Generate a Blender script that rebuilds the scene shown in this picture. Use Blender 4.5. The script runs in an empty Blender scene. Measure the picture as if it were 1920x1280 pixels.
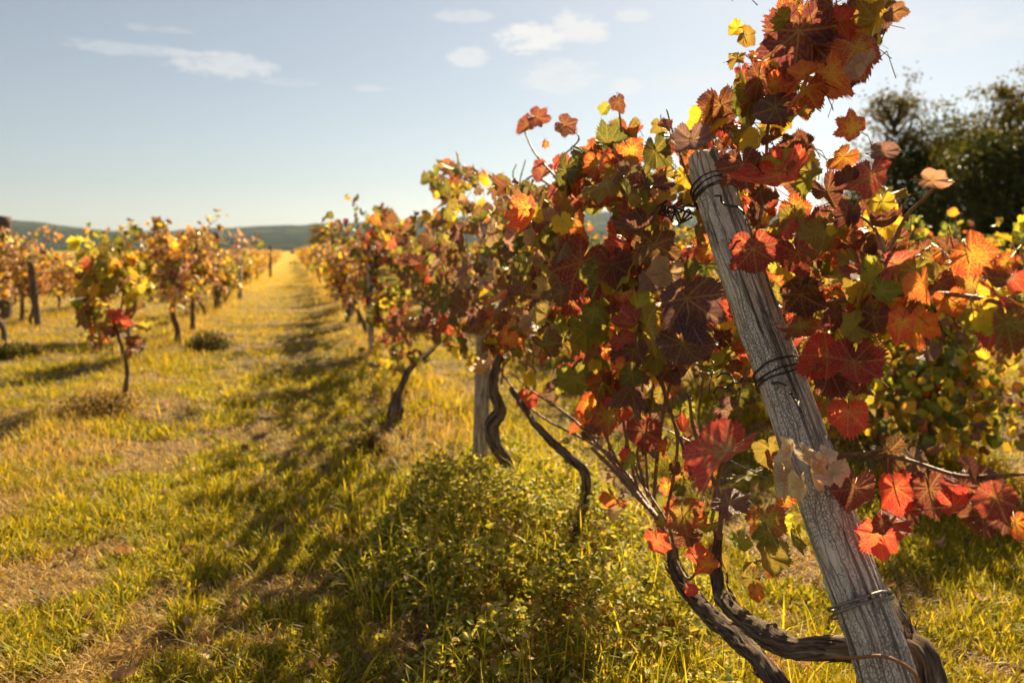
import bpy, math, random
import numpy as np
from mathutils import Vector, Matrix

# ---------------------------------------------------------------- camera, world, sun, exposure
SC = bpy.context.scene
R = math.radians
TH, PH = R(15.43), R(6.5)          # yaw to the right of the row direction (+Y), pitch down
CAM = np.array([0.0, 0.0, 1.3])
FWD = np.array([math.sin(TH)*math.cos(PH), math.cos(TH)*math.cos(PH), -math.sin(PH)])
RIGHT = np.array([math.cos(TH), -math.sin(TH), 0.0])
UP = np.cross(RIGHT, FWD)
FP = 1493.3
cd = bpy.data.cameras.new('camera'); cam = bpy.data.objects.new('camera', cd)
SC.collection.objects.link(cam); SC.camera = cam
cam.location = CAM
cam.rotation_euler = Matrix((RIGHT, UP, -FWD)).transposed().to_euler()
cd.lens = 28; cd.sensor_width = 36; cd.clip_start = 0.05; cd.clip_end = 20000
cd.dof.use_dof = True; cd.dof.focus_distance = 1.75; cd.dof.aperture_fstop = 3.2

SUN_AZ, SUN_EL = R(36), R(35)      # azimuth from +Y towards +X
SUND = Vector((math.sin(SUN_AZ)*math.cos(SUN_EL), math.cos(SUN_AZ)*math.cos(SUN_EL), math.sin(SUN_EL)))
sl = bpy.data.lights.new('sun', 'SUN'); sun = bpy.data.objects.new('sun', sl)
SC.collection.objects.link(sun)
sl.energy = 5.0; sl.angle = R(0.53); sl.color = (1.0, 0.81, 0.50)
sun.rotation_euler = SUND.to_track_quat('Z', 'Y').to_euler()
SC.view_settings.view_transform = 'Standard'; SC.view_settings.look = 'None'
SC.view_settings.exposure = 1.3; SC.view_settings.gamma = 1.0
SC.cycles.max_bounces = 8; SC.cycles.transparent_max_bounces = 8
SC.cycles.diffuse_bounces = 4; SC.cycles.transmission_bounces = 5; SC.cycles.glossy_bounces = 2
SC.cycles.volume_bounces = 0

def rayv(px, py):
    return FWD + RIGHT*((px-960)/FP) + UP*((640-py)/FP)
def at_d(px, py, d): return CAM + rayv(px, py)*d
def at_X(px, py, X):
    v = rayv(px, py); return CAM + v*(X/v[0])

class NT:
    def __init__(s, nt):
        s.nt = nt; s.n = nt.nodes; s.l = nt.links
    def new(s, t, **k):
        n = s.n.new(t)
        for a, b in k.items(): setattr(n, a, b)
        return n
    def put(s, sock, v):
        if v is None: return
        if isinstance(v, bpy.types.NodeSocket): s.l.new(v, sock)
        else:
            if isinstance(v, (tuple, list)) and len(v) == 3 and sock.type == 'RGBA': v = (*v, 1)
            sock.default_value = v
    def math(s, op, a, b=None, c=None, clamp=False):
        n = s.new('ShaderNodeMath', operation=op, use_clamp=clamp)
        for i, v in enumerate((a, b, c)): s.put(n.inputs[i], v)
        return n.outputs[0]
    def vmath(s, op, a, b=None, out=0):
        n = s.new('ShaderNodeVectorMath', operation=op)
        s.put(n.inputs[0], a)
        if b is not None:
            s.put(n.inputs['Scale'] if op == 'SCALE' else n.inputs[1], b)
        return n.outputs[out]
    def mix(s, f, a, b, blend='MIX'):
        n = s.new('ShaderNodeMix', data_type='RGBA', blend_type=blend)
        s.put(n.inputs[0], f); s.put(n.inputs[6], a); s.put(n.inputs[7], b)
        return n.outputs[2]
    def step(s, v, lo, hi, a=0.0, b=1.0):
        n = s.new('ShaderNodeMapRange', interpolation_type='SMOOTHSTEP')
        s.put(n.inputs[0], v); s.put(n.inputs[1], lo); s.put(n.inputs[2], hi); s.put(n.inputs[3], a); s.put(n.inputs[4], b)
        return n.outputs[0]
    def noise(s, vec, scale, detail=3, rough=.55, dist=0.0, out='Fac'):
        n = s.new('ShaderNodeTexNoise')
        s.put(n.inputs['Vector'], vec); n.inputs['Scale'].default_value = scale
        n.inputs['Detail'].default_value = detail; n.inputs['Roughness'].default_value = rough
        n.inputs['Distortion'].default_value = dist
        return n.outputs[out]
    def ramp(s, f, stops):
        n = s.new('ShaderNodeValToRGB'); e = n.color_ramp.elements
        while len(e) < len(stops): e.new(0.5)
        for i, (p, c) in enumerate(stops):
            e[i].position = p; e[i].color = (*c, 1)
        s.put(n.inputs[0], f); return n.outputs[0]
    def attr(s, name, out='Color'):
        return s.new('ShaderNodeAttribute', attribute_name=name).outputs[out]

SKY_TINT = (.312, .312, .305); CLOUD = (3.35, 3.28, 3.2)
def build_world():
    w = bpy.data.worlds.new('World'); SC.world = w; w.use_nodes = True
    t = NT(w.node_tree); t.n.clear()
    sky = t.new('ShaderNodeTexSky', sky_type='NISHITA', sun_disc=False)
    sky.sun_elevation = SUN_EL; sky.sun_rotation = SUN_AZ
    sky.air_density = 1.0; sky.dust_density = 0.6; sky.ozone_density = 1.6; sky.altitude = 200
    tc = t.new('ShaderNodeTexCoord').outputs['Generated']
    dirn = t.vmath('NORMALIZE', tc)
    # thin clouds, each an ellipse of direction space broken up by noise
    total = None
    nz = t.noise(t.vmath('MULTIPLY', dirn, (26, 26, 70)), 1.0, 7, .66, .6)
    nz2 = t.noise(t.vmath('MULTIPLY', dirn, (60, 60, 150)), 1.0, 4, .6, .3)
    nn = t.math('MULTIPLY_ADD', nz2, .35, nz)
    for (px, py, a, b, k) in ((415, 122, 95, 26, .5), (360, 105, 70, 12, .4), (240, 92, 110, 12, .28), (540, 155, 60, 9, .22), (690, 165, 45, 8, .3), (300, 55, 60, 8, .2),
                              (1000, 72, 75, 30, .95), (1085, 55, 60, 34, .8), (870, 30, 60, 14, .4), (880, 108, 45, 20, .6), (1050, 145, 95, 34, .5),
                              (1172, 163, 40, 18, .6), (1185, 28, 40, 14, .5), (1770, 60, 130, 40, .35), (1290, 150, 70, 25, .35)):
        v = rayv(px, py); v = v/np.linalg.norm(v)
        e1 = np.cross(v, (0, 0, 1)); e1 /= np.linalg.norm(e1); e2 = np.cross(e1, v)
        du = t.vmath('DOT_PRODUCT', dirn, tuple(e1*FP/a), 1); dv = t.vmath('DOT_PRODUCT', dirn, tuple(e2*FP/b), 1)
        front = t.vmath('DOT_PRODUCT', dirn, tuple(v), 1)
        r2 = t.math('ADD', t.math('MULTIPLY', du, du), t.math('MULTIPLY', dv, dv))
        m = t.math('MULTIPLY', t.step(r2, 1.6, 0.0), t.math('GREATER_THAN', front, 0.3))
        m = t.math('ADD', m, t.math('MULTIPLY_ADD', nn, 2.6, -1.85))
        m = t.math('MULTIPLY', t.step(m, 0.25, 1.0), k)
        m = t.math('MULTIPLY', m, t.step(r2, 1.6, 1.0))
        total = m if total is None else t.math('MAXIMUM', total, m)
    hs = t.new('ShaderNodeHueSaturation'); hs.inputs['Saturation'].default_value = 0.60
    t.put(hs.inputs['Color'], sky.outputs[0])
    sg = t.new('ShaderNodeGamma'); t.put(sg.inputs[0], hs.outputs[0]); sg.inputs[1].default_value = 1.02
    warm = t.mix(1.0, sg.outputs[0], SKY_TINT, 'MULTIPLY')
    mx = t.mix(total, warm, CLOUD)
    bg = t.new('ShaderNodeBackground'); t.put(bg.inputs[0], mx); bg.inputs[1].default_value = 0.11
    o = t.new('ShaderNodeOutputWorld'); t.l.new(bg.outputs[0], o.inputs[0])
build_world()

# ---------------------------------------------------------------- scene helpers
COL = SC.collection
def tag(o, label=None, cat=None, group=None, kind=None):
    if label: o['label'] = label
    if cat: o['category'] = cat
    if group: o['group'] = group
    if kind: o['kind'] = kind
    return o
def empty(name, loc, label, cat, group=None):
    o = bpy.data.objects.new(name, None); o.location = tuple(loc); o.empty_display_size = .1
    COL.objects.link(o); return tag(o, label, cat, group)
def link_mesh(name, me, parent=None, mat=None):
    if mat is not None: me.materials.append(mat)
    o = bpy.data.objects.new(name, me); COL.objects.link(o)
    if parent is not None:
        o.parent = parent
    return o
def mesh_np(name, V, F, attrs=(), smooth=True):
    """V (n,3); F list of (m,k) int arrays; attrs: (name, type, array)."""
    me = bpy.data.meshes.new(name)
    V = np.asarray(V, np.float32)
    if not isinstance(F, list): F = [F]
    F = [np.asarray(f, np.int32) for f in F if len(f)]
    loops = np.concatenate([f.ravel() for f in F]); cnt = np.concatenate([np.full(len(f), f.shape[1], np.int32) for f in F])
    me.vertices.add(len(V)); me.vertices.foreach_set('co', V.ravel())
    me.loops.add(len(loops)); me.loops.foreach_set('vertex_index', loops)
    me.polygons.add(len(cnt)); st = np.concatenate([[0], np.cumsum(cnt)[:-1]]).astype(np.int32)
    me.polygons.foreach_set('loop_start', st); me.polygons.foreach_set('loop_total', cnt)
    me.polygons.foreach_set('use_smooth', np.full(len(cnt), smooth))
    for (n, ty, a) in attrs:
        at = me.attributes.new(n, ty, 'POINT')
        at.data.foreach_set('color' if ty == 'FLOAT_COLOR' else 'vector' if ty in ('FLOAT_VECTOR', 'FLOAT2') else 'value', np.asarray(a, np.float32).ravel())
    me.update(calc_edges=True); me.validate()
    return me

def vnoise(x, y, seed=0, scale=1.0):
    """smooth 2-D value noise, 0..1"""
    x = np.asarray(x)*scale + seed*17.31; y = np.asarray(y)*scale - seed*9.7
    xi = np.floor(x).astype(np.int64); yi = np.floor(y).astype(np.int64)
    fx = x-xi; fy = y-yi; fx = fx*fx*(3-2*fx); fy = fy*fy*(3-2*fy)
    def h(a, b):
        n = (a*374761393 + b*668265263 + seed*1442695) & 0x7fffffff
        n = ((n ^ (n >> 13))*1274126177) & 0x7fffffff
        return ((n ^ (n >> 16)) & 0xffff)/65535.0
    return (h(xi, yi)*(1-fx)+h(xi+1, yi)*fx)*(1-fy)+(h(xi, yi+1)*(1-fx)+h(xi+1, yi+1)*fx)*fy
def fbm(x, y, seed=0, scale=1.0, o=4):
    s = 0; a = .5; tot = 0
    for i in range(o):
        s = s+a*vnoise(x, y, seed+i*7, scale*2**i); tot += a; a *= .5
    return s/tot

ROWS = (-12.2, -9.55, -6.9, -4.25, -1.55, 1.1, 3.75, 6.4, 9.05)
def gz(x, y):
    x = np.asarray(x, float); y = np.asarray(y, float)
    z = .05*(vnoise(x, y, 3, .7)-.5)+.03*(vnoise(x, y, 5, 2.1)-.5)+.012*(vnoise(x, y, 6, 6.)-.5)
    berm = 0
    for r in ROWS: berm = berm+np.exp(-((x-r)/.4)**2)
    z = z+.07*berm*np.clip((y+4)/4, 0, 1)
    far = np.clip((np.hypot(x, y)-60)/200, 0, 1)
    return z*(1-far)
def on_ground(px, py):
    v = rayv(px, py); d = -1.3/v[2]; p = CAM+v*d
    for _ in range(4):
        d = (float(gz(p[0], p[1]))-1.3)/v[2]; p = CAM+v*d
    return p

# ---------------------------------------------------------------- materials
def new_mat(name):
    m = bpy.data.materials.new(name); m.use_nodes = True
    t = NT(m.node_tree); t.n.clear(); return m, t
def out_surf(t, sh):
    o = t.new('ShaderNodeOutputMaterial'); t.l.new(sh, o.inputs[0])
def principled(t, col, rough=.8, spec=.3, bump=None, bstr=.5, bdist=.01, metal=0):
    p = t.new('ShaderNodeBsdfPrincipled'); t.put(p.inputs['Base Color'], col); t.put(p.inputs['Roughness'], rough)
    p.inputs['Specular IOR Level'].default_value = spec; p.inputs['Metallic'].default_value = metal
    if bump is not None:
        b = t.new('ShaderNodeBump'); b.inputs['Strength'].default_value = bstr; b.inputs['Distance'].default_value = bdist
        t.put(b.inputs['Height'], bump); t.l.new(b.outputs[0], p.inputs['Normal'])
    return p.outputs[0]

def make_leaf_mat(name, hi):
    m, t = new_mat(name)
    ca = t.attr('ca'); cb = t.attr('cb')
    pr = t.new('ShaderNodeSeparateColor'); t.put(pr.inputs[0], t.attr('pr'))   # random, dryness, edge
    rnd, dry, edge = pr.outputs
    bump = None
    if hi:
        luv = t.attr('luv', 'Vector')
        nv = t.noise(t.vmath('ADD', luv, t.vmath('SCALE', t.attr('pr', 'Vector'), 37.0)), 3.0, 3, .6, 0, 'Color')
        luvd = t.vmath('ADD', luv, t.vmath('SCALE', t.vmath('SUBTRACT', nv, (.5, .5, .5)), .10))
        s = t.new('ShaderNodeSeparateXYZ'); t.put(s.inputs[0], luvd); x, y, _ = s.outputs
        r = t.math('SQRT', t.math('ADD', t.math('MULTIPLY', x, x), t.math('MULTIPLY', y, y)))
        th = t.math('ABSOLUTE', t.math('ARCTAN2', x, y))
        wr = t.math('WRAP', t.math('ADD', th, .41), .82, 0.0)
        de = t.math('ABSOLUTE', t.math('SUBTRACT', wr, .41))
        c = t.math('MULTIPLY', r, t.math('SINE', de)); a = t.math('MULTIPLY', r, t.math('COSINE', de))
        ph = t.math('MULTIPLY', t.math('SUBTRACT', a, t.math('MULTIPLY', c, 1.05)), 7.0)
        d2 = t.math('DIVIDE', t.math('PINGPONG', ph, .5), 9.0)
        vor = t.new('ShaderNodeTexVoronoi', feature='DISTANCE_TO_EDGE'); t.put(vor.inputs['Vector'], luvd); vor.inputs['Scale'].default_value = 15
        d3 = t.math('MULTIPLY', vor.outputs[0], .06)
        dd = t.math('MINIMUM', c, d2)
        nz = t.noise(t.vmath('ADD', luv, t.vmath('SCALE', t.attr('pr', 'Vector'), 11.0)), 2.8, 5, .72)
        # colour change moves in from the margin and from between the veins
        f = t.math('ADD', t.math('MULTIPLY', dd, 9.0), t.math('MULTIPLY', t.math('SUBTRACT', nz, .5), 4.2))
        f = t.math('ADD', f, t.math('MULTIPLY', t.math('SUBTRACT', edge, .62), .9))
        f = t.math('ADD', f, t.math('MULTIPLY', d3, 14.0))
        f = t.step(f, -.15, .45)
        col = t.mix(f, cb, ca)
        mv = t.math('MAXIMUM', t.step(c, .034, .010), t.math('MULTIPLY', t.step(d2, .017, .004), .8))
        fine = t.math('MULTIPLY', t.step(d3, .010, .0), .35)
        mv2 = t.math('MAXIMUM', mv, fine)
        col = t.mix(t.math('MULTIPLY', mv2, .55), col, t.mix(.6, cb, (.50, .40, .10)))
        nb = t.noise(luv, 9.0, 5, .7)
        col = t.mix(t.step(nb, .64, .72, 0, .55), col, (.10, .045, .02))
        mo = t.noise(t.vmath('ADD', luv, t.vmath('SCALE', t.attr('pr', 'Vector'), 53.0)), 5.5, 5, .75)
        col = t.mix(t.step(mo, .50, .66, 0, .55), col, t.mix(.5, col, (.06, .028, .02)))
        mg = t.step(t.math('ADD', edge, t.math('MULTIPLY', nz, .6)), 1.27, 1.38, 0, .7)
        col = t.mix(mg, col, (.16, .075, .035))
        bump = t.math('SUBTRACT', t.math('MULTIPLY', t.noise(luv, 6, 3), .5), t.math('MULTIPLY', mv2, .6))
    else:
        geo = t.attr('luv', 'Vector')
        nz = t.noise(t.vmath('ADD', geo, t.vmath('SCALE', t.attr('pr', 'Vector'), 23.0)), 2.5, 3, .6)
        f = t.step(t.math('ADD', nz, t.math('MULTIPLY', edge, .35)), .55, .8)
        col = t.mix(f, cb, ca)
    gm = t.new('ShaderNodeGamma'); t.put(gm.inputs[0], col); gm.inputs[1].default_value = .88
    tcol = t.mix(1.0, gm.outputs[0], (1.4, 1.03, .75), 'MULTIPLY')
    tcol = t.mix(dry, tcol, col)
    pcol = t.mix(1.0, col, (1.9, 1.75, 1.75), 'MULTIPLY')
    p = principled(t, pcol, t.math('MULTIPLY_ADD', dry, .3, .27), .55, bump, .7, .008)
    tr = t.new('ShaderNodeBsdfTranslucent'); t.put(tr.inputs[0], tcol)
    ms = t.new('ShaderNodeMixShader'); t.put(ms.inputs[0], t.math('MULTIPLY_ADD', dry, -.2, .5))
    t.l.new(p, ms.inputs[1]); t.l.new(tr.outputs[0], ms.inputs[2])
    out_surf(t, ms.outputs[0]); return m
M_LEAF = make_leaf_mat('leaf_blade', True)
M_LEAF_MID = make_leaf_mat('leaf_blade_plain', False)

def make_grass_mat(name, tr=.5):
    m, t = new_mat(name)
    c = t.attr('ca')
    tr_c = t.mix(1.0, c, (1.3, 1.1, .6), 'MULTIPLY')
    p = principled(t, c, .5, .3)
    b = t.new('ShaderNodeBsdfTranslucent'); t.put(b.inputs[0], tr_c)
    ms = t.new('ShaderNodeMixShader'); ms.inputs[0].default_value = tr
    t.l.new(p, ms.inputs[1]); t.l.new(b.outputs[0], ms.inputs[2]); out_surf(t, ms.outputs[0]); return m
M_GRASS = make_grass_mat('grass_blade')
M_TREELEAF = make_grass_mat('tree_leaf', .42)

def make_post_mat(name='weathered_post'):
    m, t = new_mat(name)
    uv = t.attr('luv', 'Vector')       # x around (metres), y along (metres), z random seed
    wob = t.vmath('SCALE', t.vmath('SUBTRACT', t.noise(uv, 14, 3, .6, 0, 'Color'), (.5, .5, .5)), .02)
    q = t.vmath('ADD', uv, wob)
    v1 = t.new('ShaderNodeTexVoronoi', feature='DISTANCE_TO_EDGE'); t.put(v1.inputs['Vector'], t.vmath('MULTIPLY', q, (200, 120, 1))); v1.inputs['Scale'].default_value = 1
    v2 = t.new('ShaderNodeTexVoronoi', feature='DISTANCE_TO_EDGE'); t.put(v2.inputs['Vector'], t.vmath('MULTIPLY', q, (60, 5, 1))); v2.inputs['Scale'].default_value = 1
    patch = t.noise(t.vmath('MULTIPLY', uv, (9, 4, 1)), 1.0, 3, .6)
    fib = t.noise(t.vmath('MULTIPLY', q, (260, 16, 1)), 1.0, 4, .65)
    crk_w = t.step(patch, .35, .66, .02, .13)
    c1 = t.step(v1.outputs[0], 0.0, crk_w)
    c2 = t.step(v2.outputs[0], 0.0, .06)
    c1 = t.math('MAXIMUM', c1, t.step(t.noise(t.vmath('MULTIPLY', uv, (22, 12, 1)), 1.0, 3, .6), .52, .66))
    crk = t.math('MULTIPLY', c1, c2)
    base = t.ramp(t.noise(t.vmath('MULTIPLY', q, (40, 9, 1)), 1.0, 5, .65), [(.30, (.30, .21, .14)), (.46, (.66, .53, .40)), (.66, (.90, .80, .66))])
    base = t.mix(t.step(fib, .42, .62, 0, .55), base, (.42, .31, .21))
    # grey-white weathered wood on the upper part, browner bark low down
    s = t.new('ShaderNodeSeparateXYZ'); t.put(s.inputs[0], uv)
    hi = t.step(t.math('ADD', s.outputs[1], t.math('MULTIPLY', patch, .5)), .9, 1.5)
    base = t.mix(t.math('MULTIPLY', hi, .45), base, (.90, .80, .66))
    knots = t.step(t.noise(t.vmath('MULTIPLY', uv, (16, 5, 1)), 1.0, 5, .7), .56, .68)
    spl = t.step(t.noise(t.vmath('MULTIPLY', uv, (48, 2.2, 1)), 1.0, 3, .5), .60, .66)
    base = t.mix(t.math('MULTIPLY', spl, .72), base, (.05, .034, .022))
    base = t.mix(t.math('MULTIPLY', knots, .75), base, (.035, .028, .022))
    col = t.mix(t.math('ADD', t.math('MULTIPLY_ADD', c1, .42, .10), t.math('MULTIPLY', c2, .48)), (.045, .03, .02), base)
    h = t.math('SUBTRACT', t.math('ADD', t.math('MULTIPLY', crk, .7), t.math('MULTIPLY', fib, .35)), spl)
    out_surf(t, principled(t, col, .85, .2, h, 1.0, .004)); return m
M_POST = make_post_mat()

def make_bark_mat():
    m, t = new_mat('vine_bark')
    uv = t.attr('luv', 'Vector')
    q = t.vmath('ADD', uv, t.vmath('SCALE', t.noise(uv, 18, 3, .6, 0, 'Color'), .012))
    st = t.noise(t.vmath('MULTIPLY', q, (230, 11, 1)), 1.0, 5, .7)
    st2 = t.noise(t.vmath('MULTIPLY', q, (90, 8, 1)), 1.0, 4, .7)
    col = t.ramp(t.math('MULTIPLY_ADD', st2, .5, t.math('MULTIPLY', st, .5)), [(.39, (.02, .014, .010)), (.46, (.11, .075, .052)), (.54, (.22, .155, .11)), (.65, (.46, .37, .28))])
    h = t.math('ADD', st, st2)
    out_surf(t, principled(t, col, .9, .15, h, 1.0, .008)); return m
M_BARK = make_bark_mat()
def simple_mat(name, c1, c2, scale=30, rough=.6, spec=.3, metal=0):
    m, t = new_mat(name)
    tc = t.new('ShaderNodeTexCoord').outputs['Object']
    n = t.noise(tc, scale, 4, .6)
    out_surf(t, principled(t, t.ramp(n, [(.3, c1), (.7, c2)]), rough, spec, n, .4, .003, metal)); return m
M_CANE = simple_mat('cane_bark', (.13, .055, .028), (.30, .16, .08), 60, .55, .35)
M_STEM = simple_mat('petiole', (.30, .10, .05), (.42, .26, .08), 40, .5, .35)
M_WIRE = simple_mat('rusty_wire', (.035, .028, .026), (.12, .09, .075), 150, .55, .5, .6)
M_WIREB = simple_mat('galvanised_wire', (.16, .14, .12), (.36, .33, .30), 150, .45, .5, .7)
M_COPPER = simple_mat('brown_willow_tie', (.22, .08, .035), (.38, .16, .07), 50, .45, .4)
M_TREEBARK = simple_mat('tree_bark', (.05, .035, .025), (.12, .09, .06), 6, .9, .2)
M_STONE = simple_mat('house_wall', (.55, .50, .44), (.68, .64, .58), .5, .9, .2)
M_ROOF = simple_mat('house_roof', (.24, .10, .06), (.34, .15, .09), .6, .9, .2)
M_FIELDPOST = simple_mat('dark_post_wood', (.07, .05, .035), (.20, .155, .115), 14, .9, .2)

# ---------------------------------------------------------------- tubes
class MB:
    def __init__(s): s.V = []; s.F4 = []; s.F3 = []; s.U = []; s.n = 0
    def add(s, V, F4=None, F3=None, U=None):
        V = np.asarray(V, float)
        if F4 is not None and len(F4): s.F4.append(np.asarray(F4)+s.n)
        if F3 is not None and len(F3): s.F3.append(np.asarray(F3)+s.n)
        s.V.append(V); s.U.append(np.zeros((len(V), 3)) if U is None else U); s.n += len(V)
    def build(s, name, mat, parent=None, smooth=True, origin=(0, 0, 0)):
        V = np.concatenate(s.V)-np.asarray(origin)
        F = []
        if s.F4: F.append(np.concatenate(s.F4))
        if s.F3: F.append(np.concatenate(s.F3))
        me = mesh_np(name, V, F, [('luv', 'FLOAT_VECTOR', np.concatenate(s.U))], smooth)
        o = link_mesh(name, me, None, mat)
        if parent is not None: o.parent = parent
        else: o.location = tuple(origin)
        return o
def smooth_path(P, rad, step):
    P = np.asarray(P, float); rad = np.asarray(rad, float)
    if rad.ndim == 0: rad = np.full(len(P), float(rad))
    Q = [P[0]]+list(P)+[P[-1]]; Q = np.array(Q); Q[0] = 2*P[0]-P[1]; Q[-1] = 2*P[-1]-P[-2]
    out = []; ro = []
    for i in range(len(P)-1):
        p0, p1, p2, p3 = Q[i:i+4]; n = max(1, int(np.linalg.norm(p2-p1)/step))
        for k in range(n):
            u = k/n
            out.append(.5*((2*p1)+(-p0+p2)*u+(2*p0-5*p1+4*p2-p3)*u*u+(-p0+3*p1-3*p2+p3)*u**3))
            ro.append(rad[i]*(1-u)+rad[i+1]*u)
    out.append(P[-1]); ro.append(rad[-1])
    return np.array(out), np.array(ro)
def tube(mb, P, rad, seg=8, step=.02, rough=0, ridges=0, seed=0, flat_end=False, close=True):
    P, rad = smooth_path(P, rad, step); n = len(P)
    T = np.gradient(P, axis=0); T /= np.linalg.norm(T, axis=1)[:, None]+1e-9
    a = np.array([0, 0, 1.]) if abs(T[0][2]) < .9 else np.array([1., 0, 0])
    N = np.zeros_like(P); v = a-T[0]*np.dot(a, T[0]); N[0] = v/np.linalg.norm(v)
    for i in range(1, n):
        v = N[i-1]-T[i]*np.dot(N[i-1], T[i]); N[i] = v/(np.linalg.norm(v)+1e-9)
    B = np.cross(T, N)
    L = np.concatenate([[0], np.cumsum(np.linalg.norm(np.diff(P, axis=0), axis=1))])
    ang = np.arange(seg)/seg*2*math.pi
    A, LL = np.meshgrid(ang, L)
    rr = rad[:, None]*np.ones_like(A)
    if rough:
        rg = np.random.RandomState(seed)
        d = 0
        for k in range(6):
            fa = rg.randint(1, 5); fl = rg.uniform(6, 60); d = d+np.sin(fa*A+fl*LL+rg.uniform(0, 6.3))*rg.uniform(.3, 1)/(1+k*.3)
        rr = rr*(1+rough*.3*d)
        if ridges:
            tw = rg.uniform(4, 9)
            w = A*ridges+LL*tw+1.2*np.sin(LL*17+A)
            rr = rr*(1+.16*np.abs(np.sin(w))+.08*np.sin(2.3*w+LL*25)+rough*.6*(vnoise(np.cos(A)*3+LL*40, np.sin(A)*3+LL*9, seed, 1.)-.5)+rough*.5*(vnoise(np.cos(A)*7+LL*90, np.sin(A)*7+LL*20, seed+1, 1.)-.5))
    V = P[:, None, :]+rr[..., None]*(np.cos(A)[..., None]*N[:, None, :]+np.sin(A)[..., None]*B[:, None, :])
    U = np.stack([A*rad.mean(), LL, np.full_like(A, seed*.37)], -1)
    i = np.arange(n-1)[:, None]*seg; j = np.arange(seg)[None, :]; j2 = (j+1) % seg
    F = np.stack([i+j, i+j2, i+seg+j2, i+seg+j], -1).reshape(-1, 4)
    V = V.reshape(-1, 3); U = U.reshape(-1, 3)
    F3 = []
    if close:
        V = np.vstack([V, P[0], P[-1]+T[-1]*(0 if flat_end else rad[-1]*.6)]); U = np.vstack([U, U[0], U[-1]])
        c0, c1 = n*seg, n*seg+1
        for k in range(seg):
            F3.append((c0, (k+1) % seg, k)); F3.append((c1, (n-1)*seg+k, (n-1)*seg+(k+1) % seg))
    mb.add(V, F, np.array(F3) if F3 else None, U)

# ---------------------------------------------------------------- grape leaves
PHI_K = np.array([0, .22, .50, .72, .92, 1.15, 1.38, 1.62, 1.88, 2.15, 2.5, 2.8, 3.0, 3.1416])
RAD_K = np.array([1.06, .86, .62, .74, .92, .78, .56, .64, .76, .66, .60, .56, .42, .06])
ROUND = np.array([.96, .92, .84, .83, .86, .82, .77, .77, .79, .75, .71, .64, .48, .06])
PAL = {  # lamina colour, colour near the veins
 'maroon': ((0.115, 0.02, 0.038), (0.15, 0.06, 0.045)), 'purple': ((0.1, 0.044, 0.082), (0.14, 0.095, 0.075)),
 'red': ((0.5, 0.026, 0.045), (0.5, 0.13, 0.06)), 'crimson': ((0.32, 0.018, 0.046), (0.36, 0.12, 0.07)),
 'orange': ((0.6, 0.1, 0.035), (0.62, 0.36, 0.05)), 'yellow': ((0.66, 0.54, 0.03), (0.5, 0.5, 0.05)),
 'yellowred': ((0.54, 0.035, 0.035), (0.64, 0.48, 0.05)), 'olive': ((0.2, 0.17, 0.03), (0.26, 0.26, 0.05)),
 'green': ((0.13, 0.18, 0.025), (0.25, 0.3, 0.05)), 'lime': ((0.3, 0.38, 0.04), (0.42, 0.46, 0.06)),
 'greenred': ((0.26, 0.035, 0.028), (0.24, 0.28, 0.04)), 'darkgreen': ((0.06, 0.095, 0.02), (0.13, 0.16, 0.035)),
 'tan': ((.48, .34, .20), (.38, .24, .13)), 'brown': ((.23, .125, .06), (.30, .19, .09)), 'paleyellow': ((.62, .46, .14), (.5, .36, .10)),
 'umber': ((0.11, 0.05, 0.035), (0.19, 0.11, 0.06)), 'gold': ((.55, .30, .03), (.45, .32, .03)),
}
PN = list(PAL)
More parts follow.
